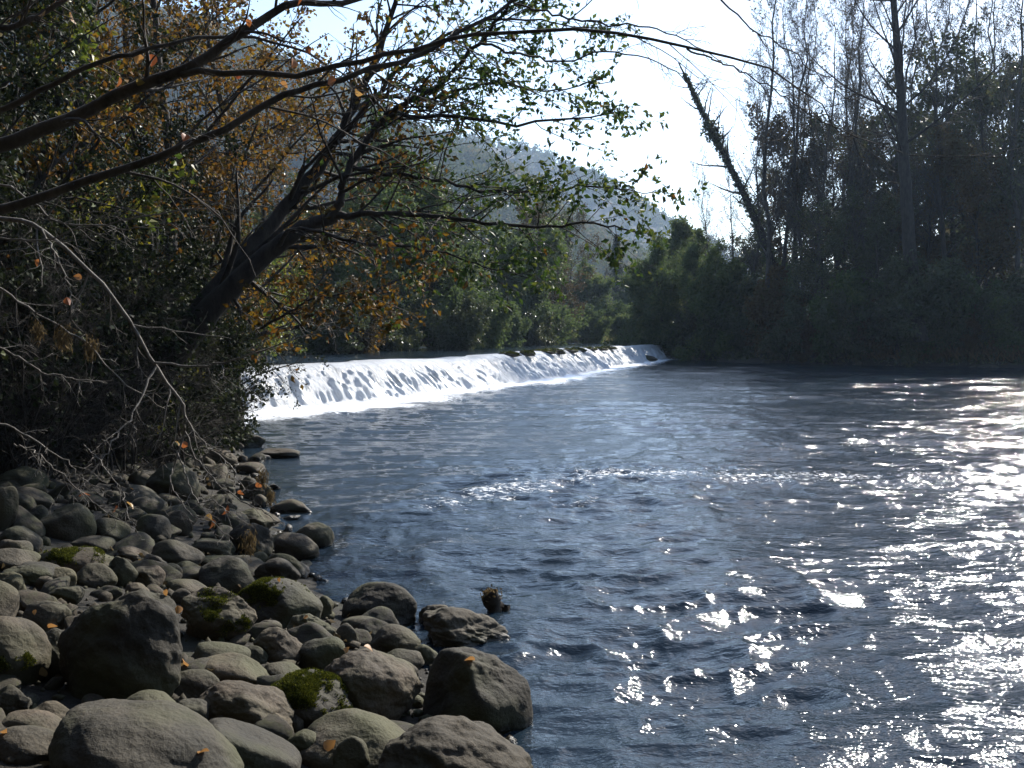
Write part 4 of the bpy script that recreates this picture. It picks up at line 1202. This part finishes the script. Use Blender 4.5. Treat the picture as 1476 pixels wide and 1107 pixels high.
V, Fc = tubes(tp[None] - root, np.linspace(.07, .025, 14)[None], 9); link("trunk", mesh("trunk", [(V, Fc, 0)], [BARK]), tb_)
Lp, Lr = [], []
for seq in low:
    p, r_ = px_limb(seq, 26, g, .006)
    r_ = r_ * .62
    V, Fc = tubes(p[None] - root, r_[None], 7); link("limb", mesh("limb", [(V, Fc, 0)], [BARK_PALE]), tb_)
    Lp.append(p); Lr.append(r_)
Lp, Lr = np.array(Lp), np.array(Lr)
l1 = sprout(Lp, Lr, 12, .15, 48, .24, .55, 7, .17, -.02, g, rmin=.002); l2 = sprout(*l1, 4, .2, 45, .45, .7, 4, .2, -.02, g, rmin=.0014)
Va, Fa = tubes(l1[0] - root, l1[1], 5); Vb, Fb = tubes(l2[0] - root, l2[1], 4)
p, d_ = leaf_points(l2[0], 1, g, t0=.4, jit=.01); kp = g.random(len(p)) < .02
Vc, Fcc = leaves_big(p[kp] - root, d_[kp], .06, g)
link("crown", mesh("crown", [(Va, Fa, 0), (Vb, Fb, 0), (Vc, Fcc, 1)], [BARK_PALE, LEAF_ORANGE], (0,)), tb_)

# debris caught on the twigs
deb = [(92, 485, 5.6, .07, "brown clump of dead stems hanging from the upper left twig"), (132, 500, 5.6, .055, "brown dead clump hanging next to the shaded thicket centre"), (55, 475, 5.6, .05, "leftmost brown clump of dead stems on the twigs"),
       (378, 688, 5.9, .05, "dark ball of dead leaves caught at the twig ends above the shallows"), (390, 716, 5.9, .045, "dry grass wisp hanging right below the ball of dead leaves"), (360, 778, 5.3, .06, "tangle of dry stems draped over the dark brown rock")]
for px, py, d, s, lab in deb:
    c = P(px, py, d); n_ = 260
    p = g.normal(size=(n_, 3)) * np.array([.3, .3, .55]) * s
    V, Fc = leaves(p, np.tile([0, 0, -1.0], (n_, 1)), s * .5, g, width=.10, droop=.8, spread=.6)
    tag(link("dead_leaves", mesh("dead_leaves", [(V, Fc, 0)], [DRY], False), None, tuple(c)), lab, "dead leaves", "debris caught on the drooping twigs")

# --- autumn trees and shrubs of the left bank
aut = [generic_tree("autumn", 700 + k, 9, .15, [BR(20, .12, 58, .40, .45, 7, .12, .05), BR(10, .12, 48, .5, .5, 5, .18, .0, flat=.3), BR(8, .1, 45, .45, .6, 4, .22, -.02, lmin=.2, rmin=.004)], LEAF_AUTUMN, 6, .075, width=.34, jit=.05) for k in range(3)]
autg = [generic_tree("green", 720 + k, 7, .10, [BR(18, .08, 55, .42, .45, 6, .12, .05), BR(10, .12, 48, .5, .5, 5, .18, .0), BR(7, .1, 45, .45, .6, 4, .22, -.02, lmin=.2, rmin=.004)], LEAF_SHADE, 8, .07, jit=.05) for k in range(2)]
lt = [(245, 15, 0, 1.0, "autumn-leaved tree with a dark upright trunk behind the leaning tree"), (120, 12, 1, .85, "yellow-leaved tree left of the dark upright trunk"), (0, 10.5, 2, .8, "orange-leaved tree at the left edge"), (340, 19, 1, 1.05, "orange-crowned tree farther back, above the leaning trunk"), (60, 17, 0, 1.15, "tall yellow tree behind the left edge tree"), (190, 20, 2, 1.2, "tall orange tree at the back of the left bank"), (380, 30, 0, .95, "autumn tree standing near the left end of the weir")]
for i, (px, d, k, s, lab) in enumerate(lt):
    plant("beech_tree", aut[k], on_ground(px, d), lab, rz=i * 1.3, sc=s, group="autumn trees of the left bank")
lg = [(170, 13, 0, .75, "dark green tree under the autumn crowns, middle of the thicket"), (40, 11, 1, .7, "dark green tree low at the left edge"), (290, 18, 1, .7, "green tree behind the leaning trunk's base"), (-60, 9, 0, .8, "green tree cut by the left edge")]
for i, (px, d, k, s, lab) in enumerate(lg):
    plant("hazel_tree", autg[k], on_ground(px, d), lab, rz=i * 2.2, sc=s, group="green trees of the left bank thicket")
plant("hazel_tree", generic_tree("hazel", 733, 6, .08, [BR(16, .1, 52, .4, .45, 6, .12, .05), BR(9, .12, 48, .5, .5, 5, .18, .0), BR(6, .1, 45, .45, .6, 4, .22, -.02, lmin=.2, rmin=.004)], LEAF_YELLOWGREEN, 6, .09, jit=.05), on_ground(95, 12), "bright yellow-green leaved sapling under the orange crowns near the left edge")
shy = [generic_tree("shrub", 740 + k, 2.4, .035, [BR(9, .05, 45, .6, .6, 5, .15, .0), BR(7, .1, 48, .5, .6, 4, .2, 0, rmin=.003), BR(6, .1, 45, .5, .6, 3, .25, -.02, lmin=.12, rmin=.002)], (LEAF_YELLOWGREEN, LEAF_GREEN, LEAF_SHADE)[k], 6, .06, stems=5, jit=.04) for k in range(3)]
ls = [(350, 26.5, 0, 1.25, "yellow-green shrub beside the left end of the weir"), (255, 18, 2, .8, "dark shrub at the foot of the leaning tree"), (80, 11.5, 0, .8, "yellow-green shrub among the left edge trees"), (150, 12, 2, .9, "dark shrub in the shade above the boulders"), (250, 13.5, 2, .9, "dark shrub at the leaning tree's root"), (30, 10.5, 2, .9, "dark shrub at the left edge above the boulders"), (100, 11.5, 2, 1.1, "dark shrub behind the drooping twigs"), (200, 13, 2, 1.1, "dark shrub left of the leaning tree's root"), (265, 15, 2, .9, "dark shrub right of the leaning tree's root"), (-40, 9.5, 2, 1.0, "dark shrub cut by the left edge"), (300, 27, 2, .8, "dark shrub behind the yellow-green one by the weir")]
for i, (px, d, k, s, lab) in enumerate(ls):
    plant("shrub", shy[k], on_ground(px, d, .05), lab, "shrub", i * 1.1, s, "shrubs of the left bank thicket")


tw = generic_tree("twiggy", 760, 2.6, .022, [BR(10, .08, 42, .6, .6, 6, .16, .0, rmin=.004), BR(8, .1, 45, .5, .6, 5, .2, -.03, rmin=.0028), BR(6, .1, 45, .5, .65, 4, .24, -.04, lmin=.12, rmin=.002)], LEAF_SHADE, 0, .06, BARK, stems=7)
for i, (px, d, s, lab) in enumerate([(60, 9.5, .95, "bare twiggy bush in front of the dark thicket at left"), (150, 10.5, 1.0, "bare twiggy bush in the dark middle of the thicket"), (225, 12, 1.0, "bare twiggy bush left of the leaning trunk's foot"), (290, 15.5, 1.0, "bare twiggy bush under the leaning trunk beside the water"), (10, 8.8, .9, "bare twiggy bush cut by the left edge")]):
    plant("bare_bush", tw, on_ground(px, d), lab, "bush", i * 1.4 + .3, s, "bare bushes of the left bank thicket")


# ground cover under the trees, both banks
def cover(name, xs, ys, hts, size, m, label, g, width=.32):
    z = ground_z(xs, ys) + hts
    p = np.stack([xs, ys, z], 1)
    V, Fc = leaves(p, g.normal(size=p.shape), size, g, width=width, droop=.1)
    o = link(name, mesh(name, [(V, Fc, 0)], [m], False)); tag(o, label, name, kind="stuff")


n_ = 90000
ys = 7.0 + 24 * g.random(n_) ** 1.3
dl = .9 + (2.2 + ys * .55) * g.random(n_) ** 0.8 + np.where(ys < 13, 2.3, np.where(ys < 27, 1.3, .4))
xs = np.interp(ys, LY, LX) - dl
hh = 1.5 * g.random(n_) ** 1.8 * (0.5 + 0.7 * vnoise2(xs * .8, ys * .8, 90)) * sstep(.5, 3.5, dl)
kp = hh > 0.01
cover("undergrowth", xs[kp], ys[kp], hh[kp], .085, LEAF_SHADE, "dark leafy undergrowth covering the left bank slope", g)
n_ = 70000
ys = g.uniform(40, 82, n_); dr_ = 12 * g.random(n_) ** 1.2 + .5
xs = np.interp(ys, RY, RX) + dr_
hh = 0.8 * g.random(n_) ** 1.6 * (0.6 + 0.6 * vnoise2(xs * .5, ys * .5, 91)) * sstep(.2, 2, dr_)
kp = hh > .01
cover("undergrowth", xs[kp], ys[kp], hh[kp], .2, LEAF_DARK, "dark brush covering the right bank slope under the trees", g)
n_ = 26000
ys = g.uniform(60, 125, n_); xs = np.interp(ys, LY, LX) - 7 * g.random(n_) ** 1.4 + .3
z_ = g.random(n_)
p = np.stack([xs, ys, ground_z(xs, ys)], 1)
V, Fc = leaves(p, np.tile([0, 0, 2.0], (n_, 1)), .55, g, width=.06, droop=-.4, spread=.35)
tag(link("grass", mesh("grass", [(V, Fc, 0)], [GRASS], False)), "yellowish grass strip along the far waterline above the weir", "grass", kind="stuff")
n_ = 5000
ys = g.uniform(49, 58, n_); dr_ = g.uniform(.6, 4.5, n_); xs = np.interp(ys, RY, RX) + dr_
p = np.stack([xs, ys, ground_z(xs, ys)], 1)
V, Fc = leaves(p, np.tile([-.4, -.3, 1.6], (n_, 1)), .6, g, width=.05, droop=-.1, spread=.5)
tag(link("grass", mesh("grass", [(V, Fc, 0)], [DRY], False)), "dry brown grass tufts on the right bank slope", "grass", kind="stuff")

# forest on the hills: one mass of crowns
g = np.random.default_rng(800)


def hill_pts(n, x0, x1, y0, y1):
    x = g.uniform(x0, x1, n); y = g.uniform(y0, y1, n)
    return x, y


fx, fy = [], []
for n_, a in ((1100, (-60, 70, 128, 290)), (6500, (-330, 140, 270, 530)), (2600, (-220, 480, 640, 960)), (300, (-70, -24, 30, 80)), (900, (40, 110, 62, 130)), (500, (-45, 45, -60, -8))):  # last area: unseen crowns added behind the camera to block sky light
    x, y = hill_pts(n_, *a); fx.append(x); fy.append(y)
fx = np.concatenate(fx); fy = np.concatenate(fy)
dl = np.interp(fy, LY, LX) - fx; dr_ = fx - np.interp(fy, RY, RX)
kp = ((dl > 10) | (dr_ > 18) | (fy > 200) | (fy < -7)) & ((np.abs(fx) < fy * .62 + 14) | (fy < -7))
fx, fy = fx[kp], fy[kp]
fz = ground_z(fx, fy)
nl = 60
grow_ = 1 + .35 * sstep(200, 500, fy)
cr = g.uniform(1.5, 3.6, len(fx)) * grow_; chh = g.uniform(2.2, 5.4, len(fx)) * grow_
q = unit(g.normal(size=(len(fx), nl, 3))) * (g.random((len(fx), nl, 1)) ** .35)
con = g.random(len(fx)) < .12
pp = q * np.stack([cr, cr, chh], 1)[:, None, :]
tap = np.where(con[:, None], np.clip((1 - q[:, :, 2]) * .6, .05, 1), 1.0)
pp[:, :, :2] *= tap[:, :, None]
pp = pp + np.stack([fx, fy, fz + chh * .9], 1)[:, None, :]
pp = pp.reshape(-1, 3)
sz = 0.75 + 0.0016 * np.repeat(fy, nl)
V, Fc = leaves(pp, g.normal(size=pp.shape), sz, g, width=.4, droop=0)
tag(link("forest", mesh("forest", [(V, Fc, 0)], [LEAF_FOREST], False)), "hazy autumn woodland covering the hillsides", "forest", kind="stuff")

# unseen leaf mass added behind the viewer to deepen the rocks' shaded faces
n_ = 42000
pp = np.stack([g.uniform(-16, 9, n_), g.uniform(-13, -1.2, n_), 2.2 + 13 * g.random(n_)], 1)
kp = (vnoise(pp * .35, 12) > -.15) & (pp[:, 1] < -1.0 - np.maximum(0, pp[:, 0] - 1) * .8)
V, Fc = leaves(pp[kp], g.normal(size=(kp.sum(), 3)), .42, g, width=.4)
tag(link("forest", mesh("forest", [(V, Fc, 0)], [LEAF_DARK], False)), "unseen leaf mass added behind the viewpoint to cut sky fill", "forest", kind="stuff")

# ------------------------------------------------------------------ small things
# drowned stump in the river
g = np.random.default_rng(830)
c = P(714, 890, 6.05); c[2] = 0.015
st, sr = path([[0, 0, -.15], [0.0, 0, .05], [-.015, 0, .10], [-.03, 0, .165]], 10), np.linspace(.052, .056, 10)
sr = sr * (1 + .25 * g.normal(size=10) * .5)
ts = thing("tree_stump", "small dark rotten stump with ragged top sticking out of the river", "stump", tuple(c))
V, Fc = tubes(st[None], sr[None], 12); V = V + .008 * g.normal(size=V.shape); link("trunk", mesh("trunk", [(V, Fc, 0)], [BARK]), ts)
st2 = path([[.03, 0, -.1], [.055, 0, .03], [.06, 0, .08]], 6); V, Fc = tubes(st2[None], np.full((1, 6), .024), 9)
link("stub", mesh("stub", [(V + .005 * g.normal(size=V.shape), Fc, 0)], [BARK]), ts)
pp = g.normal(size=(200, 3)) * [.030, .025, .018] + [-.03, 0, .155]
V, Fc = leaves(pp, g.normal(size=pp.shape), .022, g, width=.22); link("moss", mesh("moss", [(V, Fc, 0)], [DRY], False), ts)

# fallen leaves lying on stones
fl_ = [(676, 953, "single pale leaf lying on the flat-topped sunlit boulder"), (530, 938, "orange leaf on the back rim of the big dark dome"), (497, 937, "reddish leaf left of the dome's top"), (440, 892, "dry leaf standing on the rough angular stone"), (402, 838, "pale leaf on the moss of the large rounded boulder"), (253, 880, "bright orange leaf beside the largest boulder's right shoulder"), (238, 858, "pinkish leaf in the gap above the bright orange one"), (52, 884, "pale leaf on the low green-stained stone"), (72, 903, "light leaf where the green-stained stone meets the shaded one"), (268, 958, "brown leaf beneath the blocky mossy boulder"), (290, 1085, "crumpled brown leaf on the huge brown boulder"), (475, 1075, "orange leaf between the stones at the bottom edge"), (190, 706, "orange-brown leaf on the dark boulder with a lit crest"), (185, 648, "brown leaf under the drooping bush"), (5, 1058, "red leaf at the left edge near the long sloping stone")]
dg = bpy.context.evaluated_depsgraph_get()
from mathutils import Vector
for px, py, lab in fl_:
    r_ = ray(px, py); ok, loc, nor, _, ob, _ = scene.ray_cast(dg, Vector((0, 0, H)) + Vector(r_) * 2.2, Vector(r_).normalized())
    if not ok or loc.y > 14: loc = Vector(at_ground(px, py, 1.6, 30)); nor = Vector((0, 0, 1))
    nl_ = np.array(nor); z3 = np.zeros((1, 3))
    V, Fc = leaves_big(z3, unit(np.cross(nl_, g.normal(size=3)))[None] * 5, .04, g, droop=0)
    V = V - V.mean(0) + nl_ * .012
    tag(link("fallen_leaf", mesh("fallen_leaf", [(V, Fc, 0)], [LEAF_ORANGE]), None, tuple(loc)), lab, "leaf", "fallen leaves on the stones")

# ------------------------------------------------------------------ haze
hm = bpy.data.materials.new("haze"); hm.use_nodes = True
n = hm.node_tree.nodes; n.remove(n["Principled BSDF"])
pv = n.new("ShaderNodeVolumePrincipled"); pv.inputs["Color"].default_value = (0.55, 0.74, 1.0, 1); pv.inputs["Density"].default_value = 0.00028; pv.inputs["Anisotropy"].default_value = 0.3
hm.node_tree.links.new(pv.outputs[0], n["Material Output"].inputs["Volume"])
x0, x1, y0, y1, z0, z1 = -1700, 1700, -1700, 1700, -4, 215
V = np.array([[x, y, z] for x in (x0, x1) for y in (y0, y1) for z in (z0, z1)], float)
Fc = np.array([[0, 1, 3, 2], [4, 6, 7, 5], [0, 4, 5, 1], [2, 3, 7, 6], [0, 2, 6, 4], [1, 5, 7, 3]])
tag(link("haze", mesh("haze", [(V, Fc, 0)], [hm], False)), "thin bluish haze filling the valley", "haze", kind="stuff")
